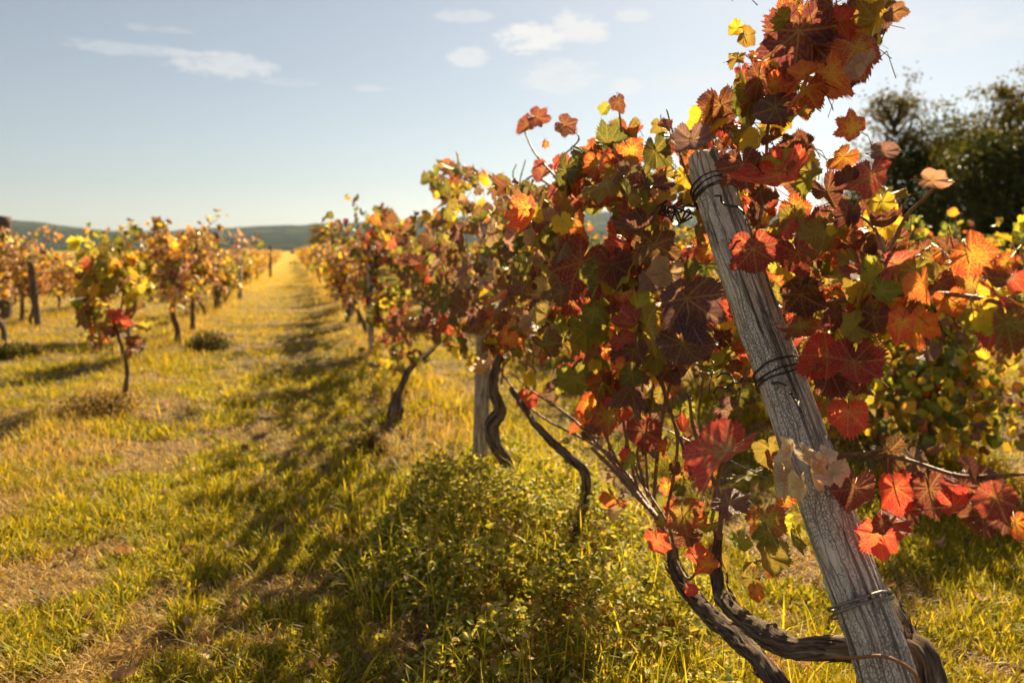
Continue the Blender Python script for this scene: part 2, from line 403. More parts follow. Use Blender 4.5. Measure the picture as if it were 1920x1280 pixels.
def leaves_mesh(name, pos, tip, nor, size, pal, dry, lod, seed=1, curl=None, origin=(0, 0, 0), pet=0.0, rnd=None):
    rg = np.random.RandomState(seed)
    pos = np.asarray(pos, float); n = len(pos); tip = np.asarray(tip, float); nor = np.asarray(nor, float); size = np.asarray(size, float); dry = np.asarray(dry, float)
    nor /= np.linalg.norm(nor, axis=1)[:, None]; tip = tip-nor*(tip*nor).sum(1)[:, None]; tip /= np.linalg.norm(tip, axis=1)[:, None]+1e-9
    side = np.cross(tip, nor)
    seg, rings, teeth = {0: (112, 7, 1), 1: (44, 3, 1), 2: (14, 2, 0), 3: (9, 1, 0)}[lod]
    ph = np.linspace(-math.pi, math.pi, seg, endpoint=False)+math.pi/seg
    ab = np.abs(ph)
    Rl = np.interp(ab, PHI_K, RAD_K); Rr = np.interp(ab, PHI_K, ROUND)
    k = rg.uniform(.0, 1.05, n)[:, None] if rnd is None else np.full((n, 1), float(rnd))
    rad = Rl[None]*(1-k)+Rr[None]*k                                 # n, seg
    if teeth:
        nt = 25 if lod == 0 else 11
        tt = (ab[None]*nt/math.pi+.35*np.sin(ph[None]*7+rg.uniform(0, 6.3, n)[:, None])+rg.uniform(0, 1, n)[:, None]) % 1.0
        saw = np.where(tt < .6, tt/.6, (1-tt)/.4)
        rad = rad*(1+(.19 if lod == 0 else .20)*(saw-.5)*(1+.5*np.sin(ph[None]*5+k*9)))
        rad = rad*(1+.05*np.sin(ph[None]*3+rg.uniform(0, 6.3, n)[:, None]))
    else:
        rad = rad*(1+rg.uniform(-.15, .15, (n, seg)))
    tv = (np.arange(1, rings+1)/rings)**.8
    r = rad[:, None, :]*tv[None, :, None]                           # n, rings, seg
    x = r*np.sin(ph)[None, None, :]; y = r*np.cos(ph)[None, None, :]
    x = np.concatenate([x.reshape(n, -1), np.zeros((n, 1))], 1); y = np.concatenate([y.reshape(n, -1), np.zeros((n, 1))], 1)
    tq = np.concatenate([np.repeat(tv, seg), [0]])
    rr = np.hypot(x, y)
    def u(a, b): return rg.uniform(a, b, n)[:, None]
    dr = dry[:, None]
    php = np.arctan2(x, y)
    z = u(-.35, .55)*x*x+u(-.45, .45)*y*y+u(-.15, .35)*np.abs(x)+u(-.3, .3)*x*y
    z = z+(u(.06, .20)+.16*dr)*rr**1.5*np.sin(php*rg.randint(3, 7, n)[:, None]+u(0, 6.3))+(.035+.09*dr)*rr*np.sin(php*rg.randint(8, 14, n)[:, None]+u(0, 6.3))
    z = z-.045*rr*np.abs(np.sin(php/.82*math.pi))+.02*np.sin(x*14+u(0, 6))*np.sin(y*13+u(0, 6))*tq[None]                   # puckering between veins
    fold = np.where(rg.rand(n) < (.35 if rnd is None else 0), rg.uniform(.5, 1.5, n), rg.uniform(-.1, .4, n))[:, None]*.6; z = z+fold*np.abs(x); x = x*np.clip(1-.35*np.abs(fold), .3, 1)
    if rnd is not None: z = z*.75
    # curl about the midrib and across it
    z = z+np.where(dr > .98, 1, 0)*(.28*rr*np.sin(x*6+u(0, 6))*np.sin(y*7+u(0, 6))+.10*rr*np.sin(x*15+y*9+u(0, 6)))
    cu = (u(.2, 1.5)+dr*u(1.0, 2.6))*np.where(rg.rand(n)[:, None] < .65, 1, -1)
    if curl is not None: cu = np.asarray(curl, float)[:, None]*np.ones((n, 1))
    cu = np.where(np.abs(cu) < .05, .05, cu)
    ax = x*cu; x2 = np.sin(ax)/cu; z = z*np.cos(ax)+(1-np.cos(ax))/cu
    cv = u(-.7, 1.3)+dr*u(-1., 2.); cv = np.where(np.abs(cv) < .05, .05, cv)
    ay = y*cv; y2 = np.sin(ay)/cv; z = z+(1-np.cos(ay))/cv
    P = pos[:, None, :]+size[:, None, None]*(x2[..., None]*side[:, None, :]+y2[..., None]*tip[:, None, :]+z[..., None]*nor[:, None, :])
    m = rings*seg+1
    j = np.arange(seg); j2 = (j+1) % seg
    F3 = np.stack([np.full(seg, m-1), j, j2], -1)
    F4 = [np.stack([q*seg+j, (q+1)*seg+j, (q+1)*seg+j2, q*seg+j2], -1) for q in range(rings-1)]
    off = (np.arange(n)*m)[:, None, None]
    F = [(F3[None]+off).reshape(-1, 3)]
    if F4: F.append((np.concatenate(F4)[None]+off).reshape(-1, 4))
    CA = np.array([PAL[p][0] for p in pal]); CB = np.array([PAL[p][1] for p in pal])
    br = rg.uniform(.75, 1.3, n)[:, None]; tint = 1+rg.uniform(-.18, .18, (n, 3))
    CA = CA*br*tint; CB = CB*br*(1+rg.uniform(-.12, .12, (n, 3)))
    one = np.ones((n, m, 1))
    ca = np.concatenate([CA[:, None, :]*np.ones((1, m, 1)), one], -1); cb = np.concatenate([CB[:, None, :]*np.ones((1, m, 1)), one], -1)
    pr = np.stack([rg.rand(n)[:, None]*np.ones((1, m)), dr*np.ones((1, m)), np.ones((n, 1))*tq[None], np.ones((n, m))], -1)
    luv = np.stack([x, y, np.zeros_like(x)], -1)
    P, luv, ca, cb, pr = P.reshape(-1, 3), luv.reshape(-1, 3), ca.reshape(-1, 4), cb.reshape(-1, 4), pr.reshape(-1, 4)
    if pet:                                                # every leaf keeps its stalk
        c0 = pos; c1 = pos-tip*pet*rg.uniform(.25, .5, n)[:, None]-nor*pet*.15; c2 = c1+np.stack([rg.uniform(.0, .5, n), rg.normal(0, .3, n), -rg.uniform(.1, .6, n)], -1)*pet
        Q = []
        for c, w in ((c0, .0009), (c1, .0011), (c2, .0015)):
            for a in range(3): Q.append(c+w*(math.cos(a*2.094)*side+math.sin(a*2.094)*nor))
        Q = np.stack(Q, 1); b0 = len(P)+(np.arange(n)*9)[:, None, None]
        FQ = np.array([(k*3+a, k*3+(a+1) % 3, k*3+3+(a+1) % 3, k*3+3+a) for k in range(2) for a in range(3)])
        F.append((FQ[None]+b0).reshape(-1, 4)); P = np.vstack([P, Q.reshape(-1, 3)]); k9 = n*9
        luv = np.vstack([luv, np.zeros((k9, 3))]); pc = np.repeat(np.hstack([rg.uniform(.15, .4, (n, 1)), rg.uniform(.05, .15, (n, 1)), np.full((n, 1), .03), np.ones((n, 1))]), 9, 0)
        ca = np.vstack([ca, pc]); cb = np.vstack([cb, pc]); pr = np.vstack([pr, np.tile((.5, .6, 0, 1), (k9, 1))])
    me = mesh_np(name, P-np.asarray(origin), F,
                 [('luv', 'FLOAT_VECTOR', luv), ('ca', 'FLOAT_COLOR', ca), ('cb', 'FLOAT_COLOR', cb), ('pr', 'FLOAT_COLOR', pr)])
    me.materials.append(M_LEAF if lod <= 1 else M_LEAF_MID)
    return me
def pick(rg, weights, n):
    ks = list(weights); w = np.array([weights[k] for k in ks], float); w /= w.sum()
    return [ks[i] for i in rg.choice(len(ks), n, p=w)]
W_NEAR = dict(maroon=20, purple=18, red=9, crimson=14, orange=3, yellow=8, yellowred=10, olive=30, green=18, lime=9, greenred=12, darkgreen=13, tan=2)
W_TOP = dict(maroon=14, purple=8, red=9, crimson=8, orange=8, yellow=12, yellowred=20, olive=12, green=5, greenred=8)
W_RIGHT = dict(maroon=24, purple=11, red=12, crimson=14, orange=3, yellow=23, yellowred=17, olive=16, green=5, lime=6, greenred=8, paleyellow=5, tan=2)
W_MID = dict(maroon=10, umber=16, purple=9, red=1.5, crimson=1.5, orange=2, yellow=9, yellowred=3, olive=16, green=9, tan=17, brown=14, paleyellow=5, greenred=5, darkgreen=5)
W_DARK = dict(maroon=16, umber=16, red=5, crimson=4, olive=14, green=14, darkgreen=16, yellow=9, brown=8, orange=4, lime=5)
W_BROWN = dict(brown=28, tan=22, umber=14, gold=12, yellow=8, olive=10, green=4, paleyellow=5)
W_YG = dict(yellow=15, lime=14, green=16, olive=18, gold=10, brown=12, darkgreen=8, tan=6, umber=6)
W_LEFT1 = dict(yellow=14, lime=14, green=13, olive=14, gold=10, maroon=9, umber=8, orange=4, brown=9, darkgreen=5)
W_RROW = dict(yellow=13, lime=12, olive=24, green=18, darkgreen=24, gold=9, brown=8, orange=5, umber=9)

def orient(rg, n, out, spread=.7, up=.25, hang=1.0):
    nor = np.asarray(out, float)+rg.normal(0, spread, (n, 3))+np.array([0, 0, up])
    tip = np.array([0, 0, -hang])+rg.normal(0, .55, (n, 3))
    return tip, nor

# ---------------------------------------------------------------- ground and far country
def ground_mat():
    m, t = new_mat('vineyard_ground')
    p = t.new('ShaderNodeNewGeometry').outputs['Position']
    n1 = t.noise(p, 1.3, 5, .6); n2 = t.noise(p, 14, 5, .7); n3 = t.noise(p, 90, 3, .7)
    straw = t.ramp(n3, [(.3, (.18, .12, .06)), (.55, (.42, .30, .15)), (.75, (.56, .42, .23))])
    soil = t.ramp(n2, [(.3, (.10, .07, .045)), (.7, (.23, .165, .10))])
    green = t.ramp(n3, [(.3, (.06, .065, .012)), (.7, (.20, .18, .03))])
    c = t.mix(t.step(n2, .42, .58), soil, straw)
    c = t.mix(t.step(n1, .45, .60), c, green)
    # farther off the low view sees only the golden tips of the grass
    s = t.new('ShaderNodeSeparateXYZ'); t.put(s.inputs[0], p)
    far = t.step(s.outputs[1], 9, 40)
    gold = t.ramp(t.noise(t.vmath('MULTIPLY', p, (1, .6, 1)), 1.1, 4, .7), [(.35, (.36, .25, .03)), (.55, (.60, .40, .05)), (.7, (.66, .46, .10))])
    c = t.mix(t.math('MULTIPLY', far, .9), c, gold)
    h = t.math('ADD', t.math('MULTIPLY', n2, .5), n3)
    out_surf(t, principled(t, c, .95, .1, h, 1.0, .03)); return m
M_GROUND = ground_mat()
def build_ground():
    ys = np.concatenate([np.arange(-4, 14, .08), 14+np.cumsum(np.linspace(.1, 2, 70)), [100, 140, 200, 300, 600, 1200, 2600, 6000]])
    xs = np.concatenate([[-4000, -1500, -600, -250, -120, -60, -30, -18], np.arange(-13, 10, .1), [13, 20, 40, 80, 160, 400, 1200, 3500, 6000]])
    X, Y = np.meshgrid(xs, ys); Z = gz(X, Y)
    n, m = X.shape
    i = np.arange(n-1)[:, None]*m; j = np.arange(m-1)[None]
    F = np.stack([i+j, i+j+1, i+m+j+1, i+m+j], -1).reshape(-1, 4)
    me = mesh_np('ground', np.stack([X, Y, Z], -1).reshape(-1, 3), F)
    tag(link_mesh('ground', me, None, M_GROUND), kind='structure')
build_ground()

def build_hills():
    m, t = new_mat('wooded_hillside')
    p = t.new('ShaderNodeNewGeometry').outputs['Position']
    a = t.noise(p, .004, 5, .6); b = t.noise(p, .045, 4, .7)
    c = t.ramp(b, [(.40, (.006, .012, .010)), (.53, (.028, .042, .022)), (.68, (.10, .105, .04))])
    c = t.mix(t.step(a, .57, .64, 0, .7), c, (.16, .16, .06))
    out_surf(t, principled(t, c, 1.0, .0, t.math('ADD', b, t.math('MULTIPLY', a, 2)), 1.0, 25))
    # skyline of the ridge, photographed heights turned into metres at the ridge's own distance
    prof = [(-900, 405), (-500, 402), (-200, 412), (0, 420), (100, 425), (200, 437), (290, 438), (400, 431), (560, 424), (680, 417), (800, 411), (1000, 400), (1300, 396), (1700, 412), (2300, 430), (3200, 440)]
    D1, D0 = 3600., 1500.
    cols = np.arange(-900, 3200, 8.); top = np.interp(cols, [q[0] for q in prof], [q[1] for q in prof])
    top = top-2.2*(fbm(cols, cols*0, 5, .02, 5)-.5)*3
    rows = np.linspace(0, 1, 46)
    V = []
    for k, s_ in enumerate(rows):
        d = D0+(D1-D0)*s_
        v = FWD[None]+RIGHT[None]*((cols-960)/FP)[:, None]
        v = v/np.hypot(v[:, 0], v[:, 1])[:, None]
        H = 1.3+D1*(470-top)/FP*.985
        x = v[:, 0]*d; y = v[:, 1]*d
        z = H*(s_**1.35)*(1+.0)+22*(fbm(x, y, 9, .0021, 5)-.5)*min(1, 4*s_)*(1-s_)+7*(fbm(x, y, 19, .02, 3)-.5)*min(1, 4*s_)-2*(1-s_)
        V.append(np.stack([x, y, z], -1))
    # the far slope falls away behind the ridge
    for k, (dd, f) in enumerate(((3900, .8), (4600, .0))):
        v = V[45]/np.hypot(V[45][:, 0], V[45][:, 1])[:, None]*dd
        v[:, 2] = V[45][:, 2]*f-2; V.append(v)
    V = np.array(V); n, mm = V.shape[:2]
    i = np.arange(n-1)[:, None]*mm; j = np.arange(mm-1)[None]
    F = np.stack([i+j, i+j+1, i+mm+j+1, i+mm+j], -1).reshape(-1, 4)
    tag(link_mesh('hills', mesh_np('hills', V.reshape(-1, 3), F), None, m), kind='structure')
    return V
HV = build_hills()

def build_haze():
    m, t = new_mat('haze')
    v = t.new('ShaderNodeVolumePrincipled'); v.inputs['Color'].default_value = (.62, .76, .95, 1)
    v.inputs['Density'].default_value = .00005; v.inputs['Anisotropy'].default_value = .35
    o = t.new('ShaderNodeOutputMaterial'); t.l.new(v.outputs[0], o.inputs['Volume'])
    mb = MB(); x0, x1, y0, y1, z0, z1 = -6500, 6500, -50, 6500, -60, 260
    V = [(x, y, z) for z in (z0, z1) for y in (y0, y1) for x in (x0, x1)]
    mb.add(V, [(0, 2, 3, 1), (4, 5, 7, 6), (0, 1, 5, 4), (2, 6, 7, 3), (0, 4, 6, 2), (1, 3, 7, 5)])
    tag(mb.build('haze', m, smooth=False), kind='stuff')
build_haze()

def hill_at(px, py):
    v = rayv(px, py); best = None
    P = HV[:46].reshape(-1, 3); q = P-CAM
    dz = q@FWD; u = q@RIGHT/dz*FP+960; w = 640-q@UP/dz*FP
    return P[np.argmin((u-px)**2+(w-py)**2)]
def build_house(px, py, w, label):
    b = hill_at(px, py); r = empty('hillside_house', b, label, 'house', 'houses on the far hillside')
    l, d, h = w, w*.7, w*.45
    mb = MB()
    V = [(-l/2, -d/2, -6), (l/2, -d/2, -6), (l/2, d/2, -6), (-l/2, d/2, -6), (-l/2, -d/2, h), (l/2, -d/2, h), (l/2, d/2, h), (-l/2, d/2, h), (-l/2, 0, h*1.5), (l/2, 0, h*1.5)]
    mb.add(V, [(0, 1, 5, 4), (1, 2, 6, 5), (2, 3, 7, 6), (3, 0, 4, 7)], [(4, 8, 7), (5, 6, 9)])
    mb.build('wall', M_STONE, r, False)
    mb = MB()
    e = 1.06
    for s in (-1, 1):
        V = [(-l/2*e, s*d/2*e, h*.98), (l/2*e, s*d/2*e, h*.98), (l/2*e, 0, h*1.54), (-l/2*e, 0, h*1.54)]
        V += [(x, y, z+.5) for x, y, z in V]
        mb.add(V, [(0, 1, 2, 3), (7, 6, 5, 4), (0, 4, 5, 1), (1, 5, 6, 2), (2, 6, 7, 3), (3, 7, 4, 0)])
    mb.build('roof', M_ROOF, r, False)
for a in ((437, 447, 26, 'leftmost pale house of the three on the far hillside'), (446, 446, 20, 'tiny middle one of the three pale houses on the far hillside'),
          (412, 441, 22, 'pale house alone on the slope above the far vine tops')): pass
build_house(437, 446, 24, 'larger pale house in the distant pair on the wooded hillside')
build_house(447, 449, 18, 'smaller pale house in the distant pair on the wooded hillside')
build_house(413, 441, 20, 'pale house alone on the hillside, just above the left vine tops')

# ---------------------------------------------------------------- grass
def blades_mesh(name, pos, hgt, wid, lean, col, seg, mat, seed=0, kind='stuff', azs=None):
    rg = np.random.RandomState(seed); n = len(pos)
    az = rg.uniform(0, 2*math.pi, n) if azs is None else azs; bend = lean
    dirv = np.stack([np.cos(az), np.sin(az), np.zeros(n)], -1)
    az2 = az+math.pi/2+rg.uniform(-.9, .9, n); sd = np.stack([np.cos(az2), np.sin(az2), np.zeros(n)], -1)
    V = []; t = np.arange(seg+1)/seg
    ang = (bend[:, None]*(.35+.9*t[None]))                     # angle from vertical along the blade
    dx = np.sin(ang); dz = np.cos(ang)
    sx = np.concatenate([np.zeros((n, 1)), np.cumsum((dx[:, 1:]+dx[:, :-1])/2, 1)], 1)/seg
    sz = np.concatenate([np.zeros((n, 1)), np.cumsum((dz[:, 1:]+dz[:, :-1])/2, 1)], 1)/seg
    cen = pos[:, None, :]+hgt[:, None, None]*(dirv[:, None, :]*sx[..., None]+np.array([0, 0, 1])[None, None]*sz[..., None])
    w = wid[:, None]*np.array([.7, 1.0, .75, .5][:seg+1] if seg == 3 else [.9, .8, .0][:seg+1])[None]*.5
    L = cen-sd[:, None, :]*w[..., None]; Rr = cen+sd[:, None, :]*w[..., None]
    V = np.concatenate([L[:, :-1], Rr[:, :-1], cen[:, -1:]], 1)   # seg L, seg R, tip
    m = 2*seg+1; off = (np.arange(n)*m)[:, None, None]
    F4 = np.array([(k, seg+k, seg+k+1, k+1) for k in range(seg-1)]); F3 = np.array([(seg-1, 2*seg-1, 2*seg)])
    F = [(F3[None]+off).reshape(-1, 3)]
    if len(F4): F.append((F4[None]+off).reshape(-1, 4))
    C = np.concatenate([np.repeat(col[:, None, :], m, 1), np.ones((n, m, 1))], -1)
    me = mesh_np(name, V.reshape(-1, 3), F, [('ca', 'FLOAT_COLOR', C)])
    return tag(link_mesh(name, me, None, mat), kind=kind)

def view_pts(rg, n, d0, d1, k=1.0, wide=1.0):
    """points on the ground, spread evenly per unit of picture"""
    u = rg.rand(n)
    d = np.exp(np.log(d0)+(np.log(d1)-np.log(d0))*u) if k == 1 else (d0**(1-k)+(d1**(1-k)-d0**(1-k))*u)**(1/(1-k))
    l = rg.uniform(-wide, wide, n)*d
    x = d*math.sin(TH)+l*math.cos(TH); y = d*math.cos(TH)-l*math.sin(TH)
    return x, y, d
def rowdist(x):
    return np.min(np.abs(np.asarray(x)[None]-np.array(ROWS)[:, None]), 0)
G_GREEN = np.array([(.18, .20, .012), (.30, .30, .018), (.43, .40, .025), (.54, .44, .035)])
G_STRAW = np.array([(.50, .35, .15), (.60, .44, .20), (.38, .25, .10), (.55, .43, .13)])
G_GOLD = np.array([(.56, .40, .03), (.68, .47, .04), (.50, .39, .025), (.62, .42, .07)])
def build_grass():
    rg = np.random.RandomState(4)
    # short green sward in patches, with straw and thatch between
    N = 500000
    x, y, d = view_pts(rg, N, 1.5, 45, 1.25)
    pn = fbm(x, y, 21, 1.6, 4); pf = vnoise(x, y, 31, 7.)
    g = pn+.50*(pf-.5)+.05*rg.normal(size=N)
    green = g > .53
    sc = 1+d/11
    keep = (green & (rg.rand(N) < .95)) | (~green & (rg.rand(N) < .8))
    x, y, d, green, sc, g = [a[keep] for a in (x, y, d, green, sc, g)]; n = len(x)
    rd = rowdist(x)
    # tuft pull: blades gather round tuft centres
    h = np.where(green, rg.uniform(.02, .062, n), rg.uniform(.03, .10, n))*(.7+.6*np.clip((g-.4)*4, 0, 1.6))
    tall = np.clip(1-rd/.55, 0, 1)
    h = h*(1+1.0*tall*vnoise(x, y, 41, 2.))*sc**.55
    w = np.where(green, .0042, .0028)*sc**.9*rg.uniform(.7, 1.3, n)
    lean = np.where(green, rg.uniform(.3, 1.6, n), rg.uniform(.9, 1.75, n))
    far = np.clip((d-6)/14, 0, 1)
    col = np.where(green[:, None], G_GREEN[rg.randint(0, 4, n)], G_STRAW[rg.randint(0, 4, n)])
    gold = G_GOLD[rg.randint(0, 4, n)]
    mixg = np.clip(.15+.75*far+.3*tall, 0, 1)[:, None]*rg.uniform(.5, 1, n)[:, None]
    col = col*(1-mixg)+gold*mixg
    col *= rg.uniform(.7, 1.25, n)[:, None]
    blades_mesh('grass', np.stack([x, y, gz(x, y)-.004], -1), h, w, lean, col, 3, M_GRASS, 5)
    # tufts: blades fanning out of one root
    nt = 48000; x, y, d = view_pts(rg, nt, 1.5, 16, 1.3)
    gg = fbm(x, y, 21, 1.6, 4)+.45*(vnoise(x, y, 31, 7.)-.5); k = gg > .46; x, y, d, gg = x[k], y[k], d[k], gg[k]; nt = len(x); b = 11
    sz = rg.lognormal(0, .35, nt)*(1+d/16)
    cc = G_GREEN[rg.randint(0, 4, nt)]*rg.uniform(.8, 1.35, nt)[:, None]; fr = np.clip((d-5)/9, 0, 1)[:, None]*.6; cc = cc*(1-fr)+G_GOLD[rg.randint(0, 4, nt)]*fr
    X = np.repeat(x, b); Y = np.repeat(y, b); S = np.repeat(sz, b); C = np.repeat(cc, b, 0)*rg.uniform(.8, 1.2, nt*b)[:, None]; n = nt*b; az = rg.uniform(0, 6.283, n); off = rg.uniform(.002, .014, n)*S
    px_, py_ = X+np.cos(az)*off, Y+np.sin(az)*off
    blades_mesh('grass_tufts', np.stack([px_, py_, gz(px_, py_)-.003], -1), rg.uniform(.018, .048, n)*S, rg.uniform(.0025, .005, n)*S**.7, rg.uniform(.35, 1.45, n), C, 3, M_GRASS, 15, azs=az+rg.normal(0, .3, n))
    # long dry straw lying about
    N = 11000
    x, y, d = view_pts(rg, N, 1.5, 14, 1.2)
    k = fbm(x, y, 77, 1.1, 3)+.1*rg.normal(size=N) > .48
    x, y, d = x[k], y[k], d[k]; n = len(x)
    blades_mesh('dry_straw', np.stack([x, y, gz(x, y)+rg.uniform(0, .025, n)], -1), rg.uniform(.05, .17, n), rg.uniform(.0018, .0034, n)*(1+d/14),
                rg.uniform(1.15, 1.62, n), G_STRAW[rg.randint(0, 4, n)]*rg.uniform(.7, 1.3, n)[:, None], 3, M_GRASS, 6)
    # tall golden grass along the vine rows
    xs, ys, hs = [], [], []
    for r in (-6.9, -4.25, -1.55, 1.1, 3.75):
        n = 7000 if r in (1.1, -1.55) else 4000
        yy = np.exp(rg.uniform(np.log(2.6), np.log(42), n)); xx = r+rg.normal(0, .25, n)
        k = vnoise(xx, yy, 51, 1.3)+.2*vnoise(xx, yy, 52, 6.) > .45
        k &= (yy > (5.0 if r == -1.55 else 4.6))
        xs.append(xx[k]); ys.append(yy[k])
    x = np.concatenate(xs); y = np.concatenate(ys); n = len(x); sc = 1+np.hypot(x, y)/14
    h = rg.uniform(.04, .15, n)*np.clip(.5+np.hypot(x, y)/9, 0, 1)
    c = G_GOLD[rg.randint(0, 4, n)]*rg.uniform(.7, 1.3, n)[:, None]; gg = rg.rand(n) < .35; c[gg] = G_STRAW[rg.randint(0, 4, gg.sum())]
    blades_mesh('tall_grass', np.stack([x, y, gz(x, y)-.01], -1), h, .0035*sc**.9*rg.uniform(.7, 1.3, n), rg.uniform(.1, .95, n), c, 3, M_GRASS, 7)
build_grass()

def ovals_mesh(name, pos, tipv, nor, ln, wd, col, mat, parent=None, origin=(0, 0, 0)):
    """small pointed oval leaves: six faces each, folded along the midrib"""
    n = len(pos); nor = nor/np.linalg.norm(nor, axis=1)[:, None]; tipv = tipv-nor*(tipv*nor).sum(1)[:, None]; tipv /= np.linalg.norm(tipv, axis=1)[:, None]
    sd = np.cross(tipv, nor)
    T = np.array([(0, 0, 0), (-.42, .35, .12), (0, .35, -.03), (.42, .35, .12), (-.36, .7, .10), (0, .72, -.02), (.36, .7, .10), (0, 1.05, -.12)])
    V = pos[:, None]+ln[:, None, None]*(T[None, :, 1, None]*tipv[:, None]+T[None, :, 2, None]*nor[:, None])+wd[:, None, None]*T[None, :, 0, None]*sd[:, None]
    off = (np.arange(n)*8)[:, None, None]
    F3 = np.array([(0, 2, 1), (0, 3, 2), (4, 5, 7), (5, 6, 7)]); F4 = np.array([(1, 2, 5, 4), (2, 3, 6, 5)])
    C = np.concatenate([np.repeat(col[:, None, :], 8, 1), np.ones((n, 8, 1))], -1)
    me = mesh_np(name, V.reshape(-1, 3)-np.asarray(origin), [(F3[None]+off).reshape(-1, 3), (F4[None]+off).reshape(-1, 4)], [('ca', 'FLOAT_COLOR', C)], False)
    return link_mesh(name, me, parent, mat)

MC = np.array([.90, 3.10])
def mound_h(x, y):
    w = .75+.6*vnoise(x, y, 91, 2.2); a = (x-MC[0])/.64/w; b = (y-MC[1])/1.5/w
    return (.07+.22*vnoise(x, y, 93, 3.1))*np.clip(1-a*a-b*b, 0, 1)**.5
def build_weeds():
    rg = np.random.RandomState(8)
    # leafy mound under the near vines
    N = 36000
    x = MC[0]+rg.uniform(-.8, .75, N); y = MC[1]+rg.uniform(-1.7, 1.7, N)
    hm = mound_h(x, y)*(.25+1.6*fbm(x, y, 61, 6.5, 3)**1.2); k = hm > .02; x, y, hm = x[k], y[k], hm[k]; n = len(x)
    z = gz(x, y)+hm*rg.uniform(.25, 1.05, n)**.6
    pos = np.stack([x+rg.normal(0, .015, n), y+rg.normal(0, .015, n), z], -1)
    tipv = rg.normal(0, 1, (n, 3)); tipv[:, 2] = tipv[:, 2]*.5+.25
    nor = rg.normal(0, .6, (n, 3)); nor[:, 2] += 1.0
    pal = np.array([(.26, .28, .03), (.38, .37, .05), (.52, .47, .10), (.16, .19, .025), (.66, .58, .25), (.66, .50, .28)])
    col = pal[rg.choice(6, n, p=[.27, .25, .2, .16, .08, .04])]*rg.uniform(.75, 1.3, n)[:, None]
    ln = rg.uniform(.014, .040, n)
    o = ovals_mesh('ground_cover', pos, tipv, nor, ln, ln*rg.uniform(.45, .75, n), col, M_GRASS); tag(o, kind='stuff')
    # grass growing through it
    N = 3000
    x = MC[0]+rg.uniform(-.7, .7, N); y = MC[1]+rg.uniform(-1.5, 1.9, N)
    k = vnoise(x, y, 66, 3.)+.3*rg.rand(N) > .55; x, y = x[k], y[k]; n = len(x)
    c = (G_GREEN*1.15)[rg.randint(0, 4, n)]*rg.uniform(.8, 1.4, n)[:, None]
    blades_mesh('mound_grass', np.stack([x, y, gz(x, y)+mound_h(x, y)*.3], -1), rg.uniform(.10, .30, n), rg.uniform(.003, .006, n), rg.uniform(.1, 1.5, n), c, 3, M_GRASS, 9)
    # clover and small broad leaves in the path sward
    N = 80000
    x, y, d = view_pts(rg, N, 1.6, 12, 1.3)
    g = fbm(x, y, 21, 1.6, 4)+.35*(vnoise(x, y, 31, 7.)-.5)
    k = g > .53; x, y, d = x[k], y[k], d[k]; n = len(x)
    pos = np.stack([x, y, gz(x, y)+rg.uniform(.005, .045, n)], -1)
    tipv = rg.normal(0, 1, (n, 3)); nor = rg.normal(0, .45, (n, 3)); nor[:, 2] += 1.0
    col = pal[rg.choice(6, n, p=[.2, .3, .3, .1, .08, .02])]*rg.uniform(.9, 1.4, n)[:, None]; col[:, 2] *= .6
    ln = rg.uniform(.008, .018, n)*(1+d/12)
    tag(ovals_mesh('clover', pos, tipv, nor, ln, ln*rg.uniform(.6, .9, n), col, M_GRASS), kind='stuff')
build_weeds()

def weed_clump(px, py, w, hgt, label, seed, cols, nm='weed_clump'):
    rg = np.random.RandomState(seed); b = on_ground(px, py); d = float((b-CAM)@FWD); r = w/FP*d/2; h = hgt/FP*d
    e = empty(nm, b, label, 'weeds', 'clumps of weeds between the vines')
    n = 1500; q = rg.normal(0, 1, (n, 3)); q /= np.linalg.norm(q, axis=1)[:, None]; q *= rg.uniform(.2, 1, n)[:, None]**.5; q[:, 2] = np.abs(q[:, 2])
    q *= (r, r, h); q *= (1+.5*(vnoise(q[:, 0]*9/r/4, q[:, 1]*9/r/4+q[:, 2]*3, seed)-.5))[:, None]
    nn = rg.normal(0, .7, (n, 3)); nn[:, 2] += .8; c = np.array(cols)[rg.randint(0, len(cols), n)]*rg.uniform(.7, 1.3, n)[:, None]
    ln = rg.uniform(.02, .05, n)*(d/9)**.5; ovals_mesh('leaves', q, rg.normal(0, 1, (n, 3)), nn, ln, ln*.55, c, M_GRASS, e)
    mb = MB()
    for k in range(9):
        a = rg.uniform(0, 6.28); tube(mb, [(0, 0, -.02), (math.cos(a)*r*.4, math.sin(a)*r*.4, h*.6), (math.cos(a)*r*.8, math.sin(a)*r*.8, h*rg.uniform(.7, 1.1))], [.005, .004, .002], 4, .1)
    mb.build('stems', M_CANE, e)
DK = [(.07, .075, .02), (.11, .09, .03), (.05, .06, .015), (.16, .12, .05)]
GY = [(.16, .17, .02), (.24, .22, .03), (.10, .11, .02)]
BR = [(.30, .20, .09), (.20, .14, .05), (.16, .15, .03), (.38, .27, .12)]
weed_clump(388, 655, 90, 34, 'dark brushy weeds beside the short thick trunk left of the path', 1, DK)
weed_clump(195, 775, 120, 46, 'brownish weeds at the foot of the slender curved vine', 4, BR)
weed_clump(30, 668, 90, 26, 'low dark weeds at the left edge under the hooked trunks', 5, DK+GY)
weed_clump(690, 850, 90, 34, 'dry brown weeds left of the leafy mound at the foot of the near row', 6, BR)

